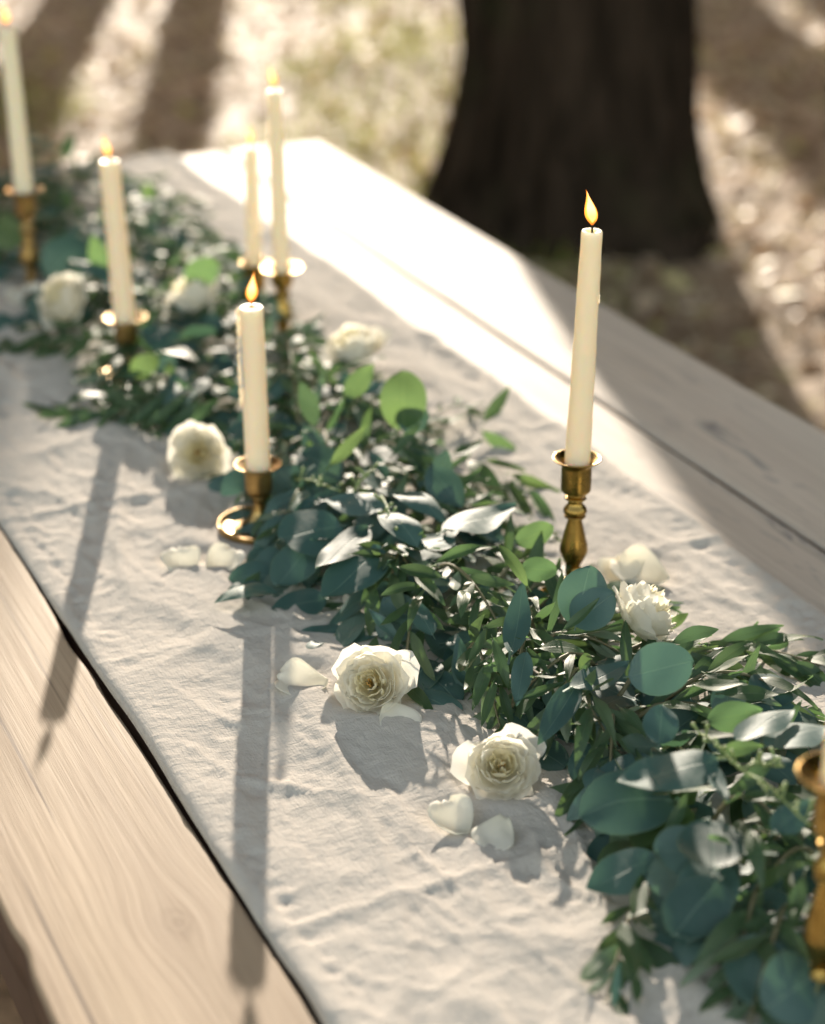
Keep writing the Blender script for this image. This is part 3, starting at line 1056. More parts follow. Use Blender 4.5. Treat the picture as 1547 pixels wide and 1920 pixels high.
set_candle(62, 560, .139, True, .223, .0125, .0105, 'tall brass candlestick at the far left behind the leaves',
           'tall ivory taper candle burning at the far upper left', lean=(-.02, 0), flame_lean=(-.10, 0), flame=.028, seed=3, stick=dict(rim=.0235, material=M_COPPER))
set_candle(242, 708, .068, False, .203, .0128, .0115, 'low brass candlestick between the two far white roses',
           'ivory candle burning second from the left above the low holder', lean=(-.036, 0), flame_lean=(-.16, 0), flame=.027, seed=4,
           stick=dict(rim=.0245, foot=.036, material=M_COPPER))
set_candle(481, 606, .073, False, .166, .0093, .0078, 'brass candlestick just left of the candle that stands farthest right of the distant pair',
           'thin dripping candle, the shorter one of the distant close pair', lean=(0.0, 0), flame_lean=(-.02, 0), flame=.026, seed=5,
           drips=((.15, None, .06, .0013), (.6, .13, .05, .001)), stick=dict(rim=.018, foot=.03))
set_candle(532, 645, .091, True, .225, .0100, .0082, 'brass candlestick under the taller candle of the distant close pair',
           'slender candle, the taller one of the distant close pair', lean=(-.012, 0), flame_lean=(-.20, 0), flame=.027, seed=6,
           drips=((2.9, None, .15, .0011),), stick=dict(rim=.0245))
set_candle(488, 998, .066, False, .176, .0121, .0110, 'low brass candlestick with a wide drip plate beside the loose petals',
           'half burnt ivory candle with wax dripping down its left side', lean=(-.006, 0), flame_lean=(.12, 0), flame=.031, seed=7,
           drips=((PI - .10, None, .078, .0030), (PI + .45, .150, .098, .0018)), stick=dict(rim=.0222, foot=.0405, material=M_COPPER))
set_candle(1072, 1131, .135, True, .223, .0112, .0088, 'tall turned brass candlestick standing alone behind the garland at right',
           'tall ivory candle with a leaning flame in front of the dark trunk', lean=(.025, 0), flame_lean=(-.22, 0), flame=.031, seed=8,
           drips=((.1, .168, .160, .0008),), stick=dict(rim=.0208))
set_candle(1527, 1925, .178, True, .235, .0112, .0090, 'brass candlestick cut off by the right edge in the lower corner',
           'ivory candle at the right edge, mostly outside the picture', lean=(.004, 0), flame_lean=(-.1, 0), flame=.030, seed=9, stick=dict(rim=.0250, foot=.026))

# ------------------------------------------------------------------ garland
# ribs of the bundle in table coordinates: along, across of front and back edge, height
RIBS = [(.40, .60, .86, .050), (.80, .60, .86, .055), (1.00, .607, .872, .060), (1.17, .640, .820, .056), (1.28, .607, .790, .056), (1.43, .590, .780, .054),
        (1.58, .575, .800, .056), (1.80, .600, .825, .054), (1.98, .560, .845, .050), (2.27, .560, .825, .052), (2.55, .545, .880, .055), (2.85, .540, .870, .055), (3.05, .60, .80, .03)]
RA = np.array(RIBS)


def mound(P):
    a, l = to_tab(P)
    f = np.interp(l, RA[:, 0], RA[:, 1]); b = np.interp(l, RA[:, 0], RA[:, 2]); h = np.interp(l, RA[:, 0], RA[:, 3])
    c, hw = (f + b) / 2, (b - f) / 2
    d = (a - c) / hw
    if abs(d) >= 1 or l > 3.06: return 0.0
    return float(h * (1 - d * d) ** .6 * (.85 + .25 * float(vnoise(a * 22, l * 14, 90))))


def mound_n(P):
    e = .012
    dx = mound(P + Vector((e, 0, 0))) - mound(P - Vector((e, 0, 0)))
    dy = mound(P + Vector((0, e, 0))) - mound(P - Vector((0, e, 0)))
    return Vector((-dx / (2 * e), -dy / (2 * e), 1)).normalized()


def on(px, py, lift=.006):
    """where the line of sight through a photo pixel meets the bundle's surface, plus lift"""
    z = .10
    while z > .004:
        P = at(px, py, z)
        if z <= mound(P) + lift: return P
        z -= .002
    return at(px, py, max(.005, lift * .5))


def leaf_data(kind, seed, nu=12, nv=6):
    """unit leaf: length 1 along +Y from the petiole end, half width .5 on X, normal +Z"""
    rs = random.Random(seed)
    ph = [rs.uniform(0, 6.28) for _ in range(4)]
    bendz = rs.uniform(-.12, .16) if kind != 'olive' else rs.uniform(-.14, .14)
    fold = {'round': rs.uniform(-.05, .12), 'ovate': rs.uniform(.02, .14), 'olive': rs.uniform(.0, .22), 'lance': rs.uniform(.02, .18)}[kind]
    side = rs.uniform(-.10, .10)
    V, UV, Fc = [], [], []
    for i in range(nu + 1):
        t = i / nu
        tt = .5 - .5 * math.cos(PI * t)
        if kind == 'round': wv = (4 * tt * (1 - tt)) ** .52 * (1 + .12 * (.5 - tt)) * (1 + .03 * math.sin(7 * t + ph[0]))
        elif kind == 'ovate': wv = min(1, (math.sin(PI * tt ** .78)) ** .80 * 1.02)
        elif kind == 'lance': wv = math.sin(PI * tt ** .85) ** .95
        else: wv = math.sin(PI * tt ** .92) ** .85
        wv = max(wv, 0.0)
        for j in range(nv + 1):
            u = j / nv - .5
            x = u * wv
            y = tt + (.0 if kind != 'round' else .02 * math.sin(u * 9 + ph[1]))
            z = bendz * (4 * tt * (1 - tt)) + fold * abs(u) * wv * .5 + .018 * math.sin(9 * tt + ph[2] + (3 if u > 0 else 0)) * abs(u) * 2
            if kind in ('round', 'ovate'): z += .03 * math.sin(5 * u + 6 * tt + ph[3]) * wv
            xs = x + side * math.sin(PI * tt) * (.35 if kind in ('olive', 'lance') else .12) / (1 if kind in ('round', 'ovate') else .22) * .5
            V.append((xs, y, z)); UV.append((u + .5, tt))
    m = nv + 1
    for i in range(nu):
        for j in range(nv):
            Fc.append((i * m + j, i * m + j + 1, (i + 1) * m + j + 1, (i + 1) * m + j))
    # petiole
    pw = .018 if kind in ('round', 'ovate') else .05
    n0 = len(V)
    for (y, z) in ((.05, .002), (-.10, -.02)):
        for (dx, dz) in ((-pw, 0), (pw, 0), (0, -.02)):
            V.append((dx, y, z + dz)); UV.append((.5, 0))
    Fc += [(n0, n0 + 1, n0 + 4, n0 + 3), (n0 + 1, n0 + 2, n0 + 5, n0 + 4), (n0 + 2, n0, n0 + 3, n0 + 5)]
    return V, Fc, UV


LEAVES = {}
for kind in ('round', 'ovate', 'olive', 'lance'):
    for v in range(7):
        V, Fc, UV = leaf_data(kind, 100 + v * 7 + len(kind))
        LEAVES[(kind, v)] = (np.array(V), Fc, UV)
_cache = {}


def leaf_mesh(kind, v, material, nm):
    k = (kind, v, material.name)
    if k not in _cache:
        V, Fc, UV = LEAVES[(kind, v)]
        o = mesh_obj(nm, V, Fc, material, uvs=UV)
        _cache[k] = o.data
        bpy.data.objects.remove(o)
    return _cache[k]


GO = tab(.70, 1.30, 0)                                           # garland origin
GARLAND = empty('greenery_garland', GO)
tag(GARLAND, 'long leafy garland of eucalyptus and olive branches lying along the linen runner', 'garland')
pending = []                                                     # (score, matrix, kind, variant, material, stem index, hero)


def leaf_matrix(base, tip, width, nrm):
    Y = tip - base; L = Y.length; Y.normalize()
    X = Y.cross(nrm)
    if X.length < 1e-4: X = Vector((1, 0, 0))
    X.normalize(); Z = X.cross(Y)
    M = Matrix(((X.x * width, Y.x * L, Z.x * L, base.x), (X.y * width, Y.y * L, Z.y * L, base.y), (X.z * width, Y.z * L, Z.z * L, base.z), (0, 0, 0, 1)))
    return M


CAMP = Vector((0, 0, CAMH))


def hero(kind, bx, by, tx, ty, wpx, face=.4, lift=.012, tl=None, m=None, roll=0.0, v=None):
    """a leaf read off the photograph: stalk end, tip, breadth in pixels"""
    lift += .006
    b = on(bx, by, lift)
    view = (CAMP - b).normalized()
    if view.y > 0: view.y = -view.y
    nrm = (Vector((0, 0, 1)) * (1 - face) + view * face).normalized()
    d = ray(tx, ty)
    t = CAMP + d * ((b - CAMP).dot(nrm) / d.dot(nrm))             # the blade lies in the plane that its tilt gives it
    if t.z < TZ + .0045: t = at(tx, ty, .0045)
    if t.z > b.z + .055: t = at(tx, ty, b.z - TZ + .055)
    ctr = (b + t) / 2
    Y = (t - b).normalized()
    if roll: nrm = Matrix.Rotation(roll, 3, Y) @ nrm
    X = Y.cross(nrm).normalized()
    x0, y0, _ = proj(ctr); x1, y1, _ = proj(ctr + X * .01)
    ax, ay = tx - bx, ty - by
    ln = math.hypot(ax, ay) or 1
    perp = abs((x1 - x0) * (-ay / ln) + (y1 - y0) * (ax / ln)) / .01
    wd = min(wpx / max(perp, 300), wpx * .0010)
    mt = m or {'round': M_EUC, 'ovate': M_EUC, 'olive': M_OLIVE, 'lance': M_EUC}[kind]
    X.normalize()
    pending.append((1e9 + random.random(), leaf_matrix(b, t, wd, nrm), kind, random.randrange(7) if v is None else v, mt, None))


Eu, Ol, Fr = M_EUC, M_OLIVE, M_FRESH
H_ = hero
# middle of the picture
H_('round', 757, 806, 756, 696, 88, .95, .030, m=Fr)
H_('round', 742, 790, 803, 772, 64, .9, .038)
H_('ovate', 724, 948, 608, 938, 46, .15, .022)
H_('ovate', 690, 988, 592, 1066, 50, .05, .026)
H_('round', 640, 985, 524, 1008, 92, .30, .016)
H_('round', 588, 1015, 518, 1098, 78, .45, .018)
H_('ovate', 716, 1026, 604, 1122, 84, .25, .018)
H_('round', 520, 1052, 462, 1044, 52, .3, .008)
H_('lance', 486, 1074, 446, 1124, 24, .8, .012, m=Fr)
H_('ovate', 520, 1112, 401, 1132, 26, .0, .012)
H_('ovate', 612, 1122, 508, 1142, 56, .3, .006)
H_('lance', 612, 926, 546, 964, 22, .3, .012)
H_('ovate', 832, 994, 968, 945, 46, .0, .030)
H_('ovate', 852, 1022, 778, 1006, 36, .0, .022)
H_('ovate', 738, 928, 838, 988, 38, .1, .020)
H_('ovate', 784, 1024, 710, 966, 48, .1, .018)
H_('ovate', 806, 876, 868, 952, 64, .55, .020)
H_('lance', 694, 846, 736, 910, 22, .5, .026)
H_('lance', 618, 874, 688, 796, 26, .8, .028, m=Fr)
H_('lance', 570, 798, 622, 876, 44, .6, .020)
H_('lance', 592, 800, 562, 712, 38, .8, .024, m=Ol)
H_('ovate', 648, 744, 701, 683, 42, .8, .030, m=Fr)
H_('olive', 907, 792, 956, 724, 24, .6, .030)
H_('olive', 903, 808, 972, 846, 26, .75, .016, m=Fr)
H_('olive', 908, 862, 986, 883, 14, .4, .016)
H_('olive', 957, 888, 1049, 922, 22, .5, .014, m=Fr)
H_('olive', 876, 864, 950, 942, 34, .5, .018)
H_('olive', 950, 904, 1001, 980, 24, .5, .014)
H_('olive', 993, 918, 1042, 988, 22, .6, .012, m=Fr)
H_('olive', 850, 852, 905, 826, 20, .2, .020)
H_('olive', 735, 855, 792, 790, 18, .6, .026)
H_('lance', 640, 905, 588, 945, 20, .2, .018)
# the sharp stretch right of centre
H_('round', 968, 1020, 1036, 985, 46, .85, .016, m=Fr)
H_('round', 978, 1066, 1045, 1068, 46, .7, .022, m=Fr)
H_('lance', 990, 1100, 932, 1020, 24, .55, .030, m=Fr)
H_('lance', 810, 1062, 930, 1026, 20, .4, .028, m=Fr)
H_('round', 1080, 1172, 1106, 1062, 92, .95, .030, m=Eu)
H_('round', 1072, 1165, 1152, 1112, 78, .7, .040)
H_('olive', 1054, 1184, 1124, 1121, 18, .45, .052)
H_('round', 1180, 1268, 1300, 1240, 100, .85, .030)
H_('lance', 956, 1228, 980, 1086, 52, .35, .034)
H_('ovate', 986, 1222, 968, 1324, 40, .35, .020)
H_('lance', 1086, 1274, 1008, 1396, 56, .35, .022)
H_('lance', 1068, 1290, 1180, 1240, 50, .15, .034)
H_('round', 800, 1258, 862, 1322, 62, .4, .008)
H_('round', 780, 1300, 868, 1335, 44, .3, .006)
H_('ovate', 882, 1290, 858, 1190, 42, .4, .012)
H_('ovate', 812, 1190, 770, 1120, 40, .3, .012)
H_('ovate', 720, 1120, 795, 1180, 56, .3, .010)
H_('lance', 912, 1172, 872, 1258, 17, .2, .034, m=Ol)
H_('lance', 922, 1228, 885, 1332, 25, .45, .030, m=Ol)
H_('lance', 924, 1198, 955, 1297, 23, .45, .034, m=Ol)
H_('lance', 932, 1270, 902, 1366, 19, .4, .024, m=Ol)
H_('lance', 938, 1282, 964, 1370, 19, .4, .022, m=Ol)
H_('lance', 792, 1116, 764, 1187, 19, .3, .026, m=Ol)
H_('ovate', 873, 1110, 864, 1160, 25, .05, .034, m=Ol)
H_('lance', 776, 1075, 835, 1135, 24, .2, .028, m=Ol)
H_('lance', 842, 1140, 902, 1108, 16, .2, .026, m=Ol)
H_('lance', 828, 1082, 742, 1062, 26, .4, .024, m=Ol)
H_('lance', 790, 1100, 712, 1118, 20, .4, .022, m=Ol)
H_('lance', 748, 1200, 690, 1140, 22, .5, .014)
H_('lance', 712, 1050, 690, 1100, 22, .3, .024)
H_('lance', 704, 1100, 694, 1200, 28, .8, .020, m=Fr)
H_('olive', 706, 1195, 690, 1240, 22, .8, .012, m=Fr)
H_('lance', 1108, 1328, 1078, 1442, 30, .4, .018, m=Ol)
H_('lance', 1112, 1304, 1156, 1404, 22, .3, .024, m=Ol)
H_('olive', 1160, 1325, 1212, 1385, 20, .3, .020)
H_('round', 1236, 1394, 1242, 1322, 68, .45, .026)
H_('olive', 1010, 1216, 1095, 1222, 24, .25, .030, m=Ol)
H_('olive', 1260, 1206, 1348, 1180, 32, .7, .012)
H_('olive', 1342, 1208, 1470, 1173, 22, .6, .010)
H_('ovate', 1250, 1180, 1291, 1150, 22, .7, .014, m=Fr)
H_('olive', 1288, 1222, 1360, 1252, 26, .5, .014)
H_('olive', 1350, 1232, 1420, 1292, 34, .45, .016)
H_('olive', 1396, 1222, 1500, 1330, 34, .45, .014)
H_('olive', 1438, 1222, 1547, 1300, 26, .5, .012)
H_('olive', 1490, 1240, 1560, 1290, 30, .5, .012)
H_('olive', 1298, 1285, 1400, 1278, 22, .05, .024, m=Ol)
H_('olive', 1352, 1300, 1462, 1302, 28, .3, .020)
H_('lance', 1322, 1262, 1392, 1300, 26, .3, .018, m=Ol)
# lower right
H_('ovate', 1346, 1424, 1156, 1466, 80, .14, .032)
H_('round', 1262, 1500, 1088, 1530, 124, .45, .010)
H_('round', 1330, 1538, 1342, 1630, 128, .10, .034)
H_('ovate', 1232, 1606, 1098, 1668, 88, .4, .010)
H_('round', 1350, 1650, 1264, 1752, 120, .5, .016)
H_('round', 1430, 1752, 1412, 1884, 130, .5, .010)
H_('lance', 1206, 1640, 1190, 1738, 33, .1, .026, m=Ol)
H_('lance', 1166, 1728, 1194, 1842, 44, .1, .016, m=Ol)
H_('olive', 1184, 1752, 1294, 1850, 40, .5, .010)
H_('lance', 1405, 1553, 1430, 1672, 34, .4, .024, m=Ol)
H_('lance', 1316, 1418, 1368, 1504, 34, .1, .034)
H_('ovate', 1326, 1352, 1430, 1330, 58, .7, .030, m=Fr)
H_('ovate', 1380, 1388, 1490, 1330, 52, .0, .036)
H_('ovate', 1436, 1398, 1552, 1362, 60, .0, .036)
H_('lance', 1345, 1412, 1432, 1398, 30, .7, .030, m=Fr)
H_('lance', 1298, 1372, 1388, 1378, 14, .0, .034, m=Ol)
H_('lance', 1246, 1570, 1290, 1480, 26, .5, .024, m=Ol)
H_('lance', 1150, 1890, 1162, 1800, 18, .6, .008)
H_('lance', 1196, 1880, 1190, 1820, 22, .3, .006, m=Ol)
H_('lance', 1250, 1735, 1288, 1800, 26, .5, .008)
H_('lance', 1508, 1640, 1480, 1748, 34, .4, .012, m=Ol)
H_('ovate', 1450, 1560, 1520, 1500, 60, .4, .020)
H_('lance', 1120, 1440, 1108, 1500, 40, .4, .008)
H_('round', 1000, 1395, 1060, 1440, 60, .4, .008)
# far, out of focus
H_('olive', 200, 770, 92, 806, 22, .5, .010)
H_('olive', 240, 752, 190, 800, 18, .5, .012)
H_('olive', 205, 742, 118, 764, 18, .1, .014)
H_('olive', 225, 760, 150, 800, 20, .5, .012, m=Fr)
H_('olive', 345, 745, 275, 800, 20, .5, .014)
H_('olive', 410, 750, 350, 805, 20, .5, .014)
H_('olive', 300, 735, 232, 745, 16, .1, .020)
H_('olive', 310, 738, 245, 800, 20, .5, .016)
H_('olive', 270, 728, 190, 735, 18, .1, .020)
H_('olive', 375, 748, 310, 806, 20, .5, .012)
H_('olive', 300, 660, 372, 680, 22, .0, .034)
H_('round', 245, 700, 298, 672, 44, .9, .026, m=Fr)
H_('round', 350, 530, 408, 490, 58, .95, .030, m=Fr)
H_('round', 278, 374, 276, 344, 24, .9, .06, m=Fr)
H_('olive', 300, 575, 420, 560, 40, .1, .02)
H_('round', 90, 520, 165, 455, 90, .6, .03)
H_('ovate', 200, 520, 172, 440, 44, .9, .04, m=Fr)
H_('ovate', 120, 300, 136, 250, 26, .7, .05, m=Fr)
H_('ovate', 20, 470, 10, 400, 60, .8, .03, m=Fr)
H_('ovate', 130, 500, 230, 560, 34, .0, .03)
H_('olive', 100, 622, 12, 665, 24, .4, .012)
H_('olive', 130, 625, 62, 672, 22, .4, .012)
H_('olive', 170, 630, 120, 675, 22, .4, .014)
H_('olive', 95, 615, 28, 628, 20, .1, .016)
H_('olive', 150, 612, 90, 600, 20, .1, .018)
H_('round', 740, 770, 790, 750, 60, .8, .02)
H_('round', 520, 880, 590, 950, 90, .5, .014)
H_('round', 560, 850, 640, 900, 70, .5, .016)
H_('ovate', 470, 890, 415, 930, 50, .5, .010)
NHERO = len(pending)

STEMS = []


def sprig(kind, start, ang, L, nleaf, ll, lw, material, seed, lift=.012, droop=0.0, rise=.012, cv=.9):
    """a branch that follows the bundle's surface from start in direction ang (world), with alternate leaves"""
    rs = random.Random(seed)
    P = Vector(start); a = ang
    pts = []
    step = L / 14
    curl = rs.uniform(-cv, cv)
    for i in range(15):
        s = i / 14
        z = mound(P) * (.74 if s > .1 else .5) + lift * (1 - .4 * s) + rise * math.sin(PI * s)
        pts.append(Vector((P.x, P.y, TZ + max(z, .006))))
        a += curl * step / L * 1.0
        P = P + Vector((math.cos(a), math.sin(a), 0)) * step
    # smooth heights
    for _ in range(2):
        zz = [p.z for p in pts]
        for i in range(1, 14): pts[i].z = (zz[i - 1] + zz[i] * 2 + zz[i + 1]) / 4
    si = len(STEMS)
    STEMS.append((pts, [.0017 * (1 - .7 * i / 14) + .0003 for i in range(15)], kind))
    for k in range(nleaf):
        s = .12 + .88 * k / (nleaf - 1)
        f = s * 14; i = min(int(f), 13); q = pts[i].lerp(pts[i + 1], f - i)
        t = (pts[i + 1] - pts[i]).normalized()
        sd = 1 if k % 2 else -1
        up = mound_n(q)
        lat = t.cross(up).normalized()
        spread = rs.uniform(.38, .72) if k < nleaf - 1 else rs.uniform(0, .2)
        el = rs.uniform(-.3, .3)
        d = (t * math.cos(spread) + lat * sd * math.sin(spread)); d = (d + up * el).normalized()
        sz = (1 - .35 * abs(s - .45)) * rs.uniform(.72, 1.18)
        b = q + d * .002; tip = b + d * ll * sz
        fl = mound(tip) * .35 + .003
        if tip.z < TZ + fl: tip.z = TZ + fl + rs.uniform(0, .003)
        n_ = (up * rs.uniform(.7, 1.0) + Vector((rs.uniform(-.45, .45), rs.uniform(-.75, .15), rs.uniform(0, .4)))).normalized()
        if rs.random() < .14: n_ = -n_
        kd = kind
        M = leaf_matrix(b, tip, lw * sz * rs.uniform(.85, 1.15), n_)
        x, y, dep = proj(b)
        vis = 1.0 if (-40 < x < 1590 and -40 < y < 1960) else .02
        top = (tip.z - TZ) / (mound(tip) + .02)
        score = vis * ll * lw / dep ** 2 * min(top, 1.5)
        pending.append((score, M, kd, rs.randrange(7), material, si))


def fill():
    rs = random.Random(5)
    # branches, nearest first
    n = 100
    for i in range(n):
        l = .78 + 2.15 * (i + rs.random()) / n
        f = np.interp(l, RA[:, 0], RA[:, 1]); b = np.interp(l, RA[:, 0], RA[:, 2])
        c, hw = (f + b) / 2, (b - f) / 2
        d = rs.uniform(-.55, .55)
        p = tab(c + d * hw, l)
        side = -1 if d + rs.uniform(-.6, .45) < 0 else 1            # towards the camera side or away
        # direction: outwards with a component toward the near end (front) or either way (back)
        al = rs.uniform(-1.5, -.3) if side < 0 else rs.uniform(-.9, .7)
        v = N2 * side * rs.uniform(.5, 1.0) + D2 * al * .8
        ang = math.atan2(v.y, v.x)
        if rs.random() < .74:
            sprig('olive', p, ang, rs.uniform(.07, .125), rs.randint(8, 12), rs.uniform(.048, .066), rs.uniform(.0090, .0120),
                  M_OLIVE if rs.random() < .82 else M_FRESH, 1000 + i, rs.uniform(.002, .014))
        elif rs.random() < .5:
            sprig('ovate', p, ang, rs.uniform(.06, .11), rs.randint(5, 8), rs.uniform(.044, .060), rs.uniform(.022, .031), M_EUC, 2000 + i, rs.uniform(.002, .012))
        else:
            sprig('round', p, ang, rs.uniform(.06, .10), rs.randint(4, 7), rs.uniform(.036, .050), rs.uniform(.036, .050), M_EUC if rs.random() < .85 else M_FRESH, 3000 + i, rs.uniform(.002, .012))


fill()
# a few named branches that reach out over the cloth
def reach(kind, x0, y0, x1, y1, nleaf, ll, lw, m, seed, rise=.01):
    a, b = on(x0, y0, .01), at(x1, y1, .012)
    v = b - a
    sprig(kind, a, math.atan2(v.y, v.x), Vector((v.x, v.y)).length, nleaf, ll, lw, m, seed, .010, rise=rise, cv=.25)


reach('olive', 430, 738, 100, 778, 22, .056, .012, M_OLIVE, 91)
reach('olive', 215, 622, 15, 645, 15, .050, .012, M_OLIVE, 92)
reach('olive', 800, 862, 1000, 925, 16, .050, .0095, M_OLIVE, 93)
reach('olive', 850, 930, 985, 985, 11, .046, .0095, M_OLIVE, 73)
reach('olive', 730, 800, 850, 790, 12, .045, .010, M_OLIVE, 74, .02)
reach('olive', 1250, 1270, 1540, 1340, 16, .052, .011, M_OLIVE, 75, .02)
reach('olive', 1180, 1230, 1400, 1210, 12, .048, .011, M_OLIVE, 76, .01)
reach('olive', 1040, 1300, 1130, 1440, 12, .044, .010, M_OLIVE, 77, .02)
reach('olive', 880, 1180, 925, 1370, 13, .044, .0105, M_OLIVE, 78, .02)
reach('olive', 640, 720, 560, 800, 11, .045, .010, M_OLIVE, 79, .02)
reach('round', 640, 1000, 470, 1090, 8, .044, .042, M_EUC, 70, .012)
reach('round', 1400, 1560, 1250, 1760, 8, .044, .042, M_EUC, 71, .015)
reach('olive', 1270, 1212, 1560, 1245, 18, .050, .011, M_OLIVE, 94)
reach('olive', 800, 1050, 935, 1290, 15, .040, .010, M_OLIVE, 95, .03)
reach('olive', 1200, 1640, 1150, 1860, 10, .040, .011, M_OLIVE, 96)
reach('olive', 760, 800, 890, 760, 11, .045, .011, M_OLIVE, 97, .03)
reach('olive', 250, 420, 380, 370, 10, .050, .014, M_OLIVE, 98, .03)
reach('olive', 560, 760, 520, 660, 10, .045, .012, M_OLIVE, 99, .03)
reach('olive', 1330, 1500, 1470, 1640, 12, .040, .010, M_OLIVE, 85, .02)
reach('ovate', 140, 420, 110, 290, 8, .05, .022, M_FRESH, 86, .05)
reach('round', 60, 380, 40, 280, 8, .04, .036, M_EUC, 87, .04)


def inner():
    """the dense inside of the bundle, joined: nobody could pick these leaves apart"""
    rs = random.Random(77)
    for i in range(1000):
        l = .70 + 2.3 * rs.random()
        f = np.interp(l, RA[:, 0], RA[:, 1]); b = np.interp(l, RA[:, 0], RA[:, 2])
        a = f + (b - f) * rs.uniform(.02, .98)
        p = tab(a, l)
        h = mound(p)
        if h < .004: continue
        p.z = TZ + .004 + h * rs.uniform(.05, .62)
        th = rs.uniform(0, 2 * PI); d = Vector((math.cos(th), math.sin(th), rs.uniform(-.2, .35))).normalized()
        kind = rs.choice(('olive', 'ovate', 'round', 'olive'))
        ll, lw = {'olive': (.052, .014), 'ovate': (.046, .026), 'round': (.040, .038)}[kind]
        tip = p + d * ll
        tip.z = max(min(tip.z, TZ + mound(tip) + .002), TZ + .003)
        n_ = Vector((rs.uniform(-.7, .7), rs.uniform(-.8, .4), 1)).normalized()
        pending.append((-1, leaf_matrix(p, tip, lw, n_), kind, rs.randrange(7), M_OLIVE if kind == 'olive' else M_EUC, None))


inner()

# stems: the largest ones are parts; leaves of a branch hang from it as sub-parts
GI = Matrix.Translation(-GO)
stem_objs = []
for pts, rad, kind in STEMS:
    V, Fc = tube_data([p - GO for p in pts], rad, 6)
    nm = 'olive_branch' if kind == 'olive' else 'eucalyptus_branch'
    stem_objs.append(mesh_obj(nm, V, Fc, M_STEM if kind == 'olive' else M_GSTEM, GARLAND))
pending.sort(key=lambda t: -t[0])
LIM = {'eucalyptus_leaf': 290, 'olive_leaf': 290}
mass = {}
for sc, M, kind, v, mt, si in pending:
    nm = 'olive_leaf' if kind == 'olive' or mt is M_OLIVE else 'eucalyptus_leaf'
    if sc > 0 and LIM[nm] > 0:
        LIM[nm] -= 1
        place(nm, leaf_mesh(kind, v, mt, nm), GI @ M, stem_objs[si] if si is not None else GARLAND)
    else:
        mass.setdefault(mt.name, (mt, []))[1].append((M, kind, v))
for nm, (mt, lst) in mass.items():
    Vs, Fs, UVs, RN, n0 = [], [], [], [], 0
    for M, kind, v in lst:
        V, Fc, UV = LEAVES[(kind, v)]
        A = np.array(GI @ M)
        Vs.append(V @ A[:3, :3].T + A[:3, 3])
        Fs += [tuple(i + n0 for i in f) for f in Fc]
        UVs += UV; RN += [random.random()] * len(V); n0 += len(V)
    o = mesh_obj({'eucalyptus_leaf': 'eucalyptus_leaf_mass', 'olive_leaf': 'olive_leaf_mass', 'fresh_leaf': 'fresh_leaf_mass'}[nm], np.concatenate(Vs), Fs, mt, GARLAND, uvs=UVs)
    at_ = o.data.attributes.new('rnd', 'FLOAT', 'POINT'); at_.data.foreach_set('value', np.array(RN, dtype=np.float32))
    o['kind'] = 'stuff'

# small pale seed buds along one spray in the lower right, and at the heart of the middle
def buds(x0, y0, x1, y1, n, seed, lift=.045):
    rs = random.Random(seed)
    a, b = on(x0, y0, lift), on(x1, y1, lift)
    items = [tube_data([(a.lerp(b, i / 5) + Vector((0, 0, .003 * math.sin(i)))) - GO for i in range(6)], .0008, 6)]
    for i in range(n):
        p = a.lerp(b, (i + .5) / n)
        d = Vector((rs.uniform(-1, 1), rs.uniform(-1, 1), rs.uniform(.1, 1))).normalized()
        q = p + d * rs.uniform(.006, .011)
        items.append(tube_data([p - GO, (p + d * .004) - GO, q - GO, q + d * .002 - GO, q + d * .0035 - GO], [.0006, .0007, .0012, .0019, .0009], 6))
    V, Fc, _ = join_data(items)
    mesh_obj('seed_spray', V, Fc, M_BUD, GARLAND)['kind'] = 'stuff'


buds(1310, 1375, 1395, 1440, 9, 1)
buds(1395, 1440, 1470, 1430, 8, 2)
buds(1400, 1450, 1520, 1540, 8, 3)
buds(715, 930, 745, 1000, 8, 4, .03)
buds(555, 900, 640, 915, 6, 5, .03)
buds(700, 880, 660, 920, 6, 6, .03)


# ------------------------------------------------------------------ roses
def petal_data(R0, H, open_, width, curl, seed, nu=9, nv=9, cup=.9):
    """one petal of a rose whose axis is +Z; it rises at azimuth 0. Returns local data."""
    rs = random.Random(seed)
    ph = [rs.uniform(0, 6.28) for _ in range(5)]
    V, UV, Fc = [], [], []
    notch = rs.uniform(-.03, .07)
    for i in range(nu + 1):
        t = i / nu
        for j in range(nv + 1):
            u = j / nv * 2 - 1
            wprof = math.sin(min(1, .12 + t * .95) * PI / 2) ** .8 * (1 - .28 * max(0, t - .72) / .28 * abs(u) ** 2)
            tt = t * (1 - .22 * abs(u) ** 2.2 * t) - notch * math.exp(-(u * 4) ** 2) * t
            r = R0 * (math.sin(min(tt, 1.1) * PI / 2 * cup) ** .75) * (1 + open_ * tt * tt)
            z = H * tt ** 1.25
            c = max(0, tt - .70) / .30
            r += curl * R0 * c * c; z -= curl * H * .8 * c * c * (.6 if curl > 0 else -.2)
            r += R0 * .05 * math.sin(u * 5 + ph[0]) * t * t + R0 * .035 * math.sin(u * 11 + ph[1]) * c
            z += H * .06 * math.sin(u * 6 + ph[2]) * t + H * .05 * math.sin(u * 13 + ph[3]) * c
            a = u * width * wprof * .5
            rr = r * (1 - .10 * (1 - abs(u)) * 0)
            V.append((rr * math.cos(a), rr * math.sin(a), z)); UV.append((j / nv, t))
    m = nv + 1
    for i in range(nu):
        for j in range(nv):
            Fc.append((i * m + j, i * m + j + 1, (i + 1) * m + j + 1, (i + 1) * m + j))
    return V, Fc, UV


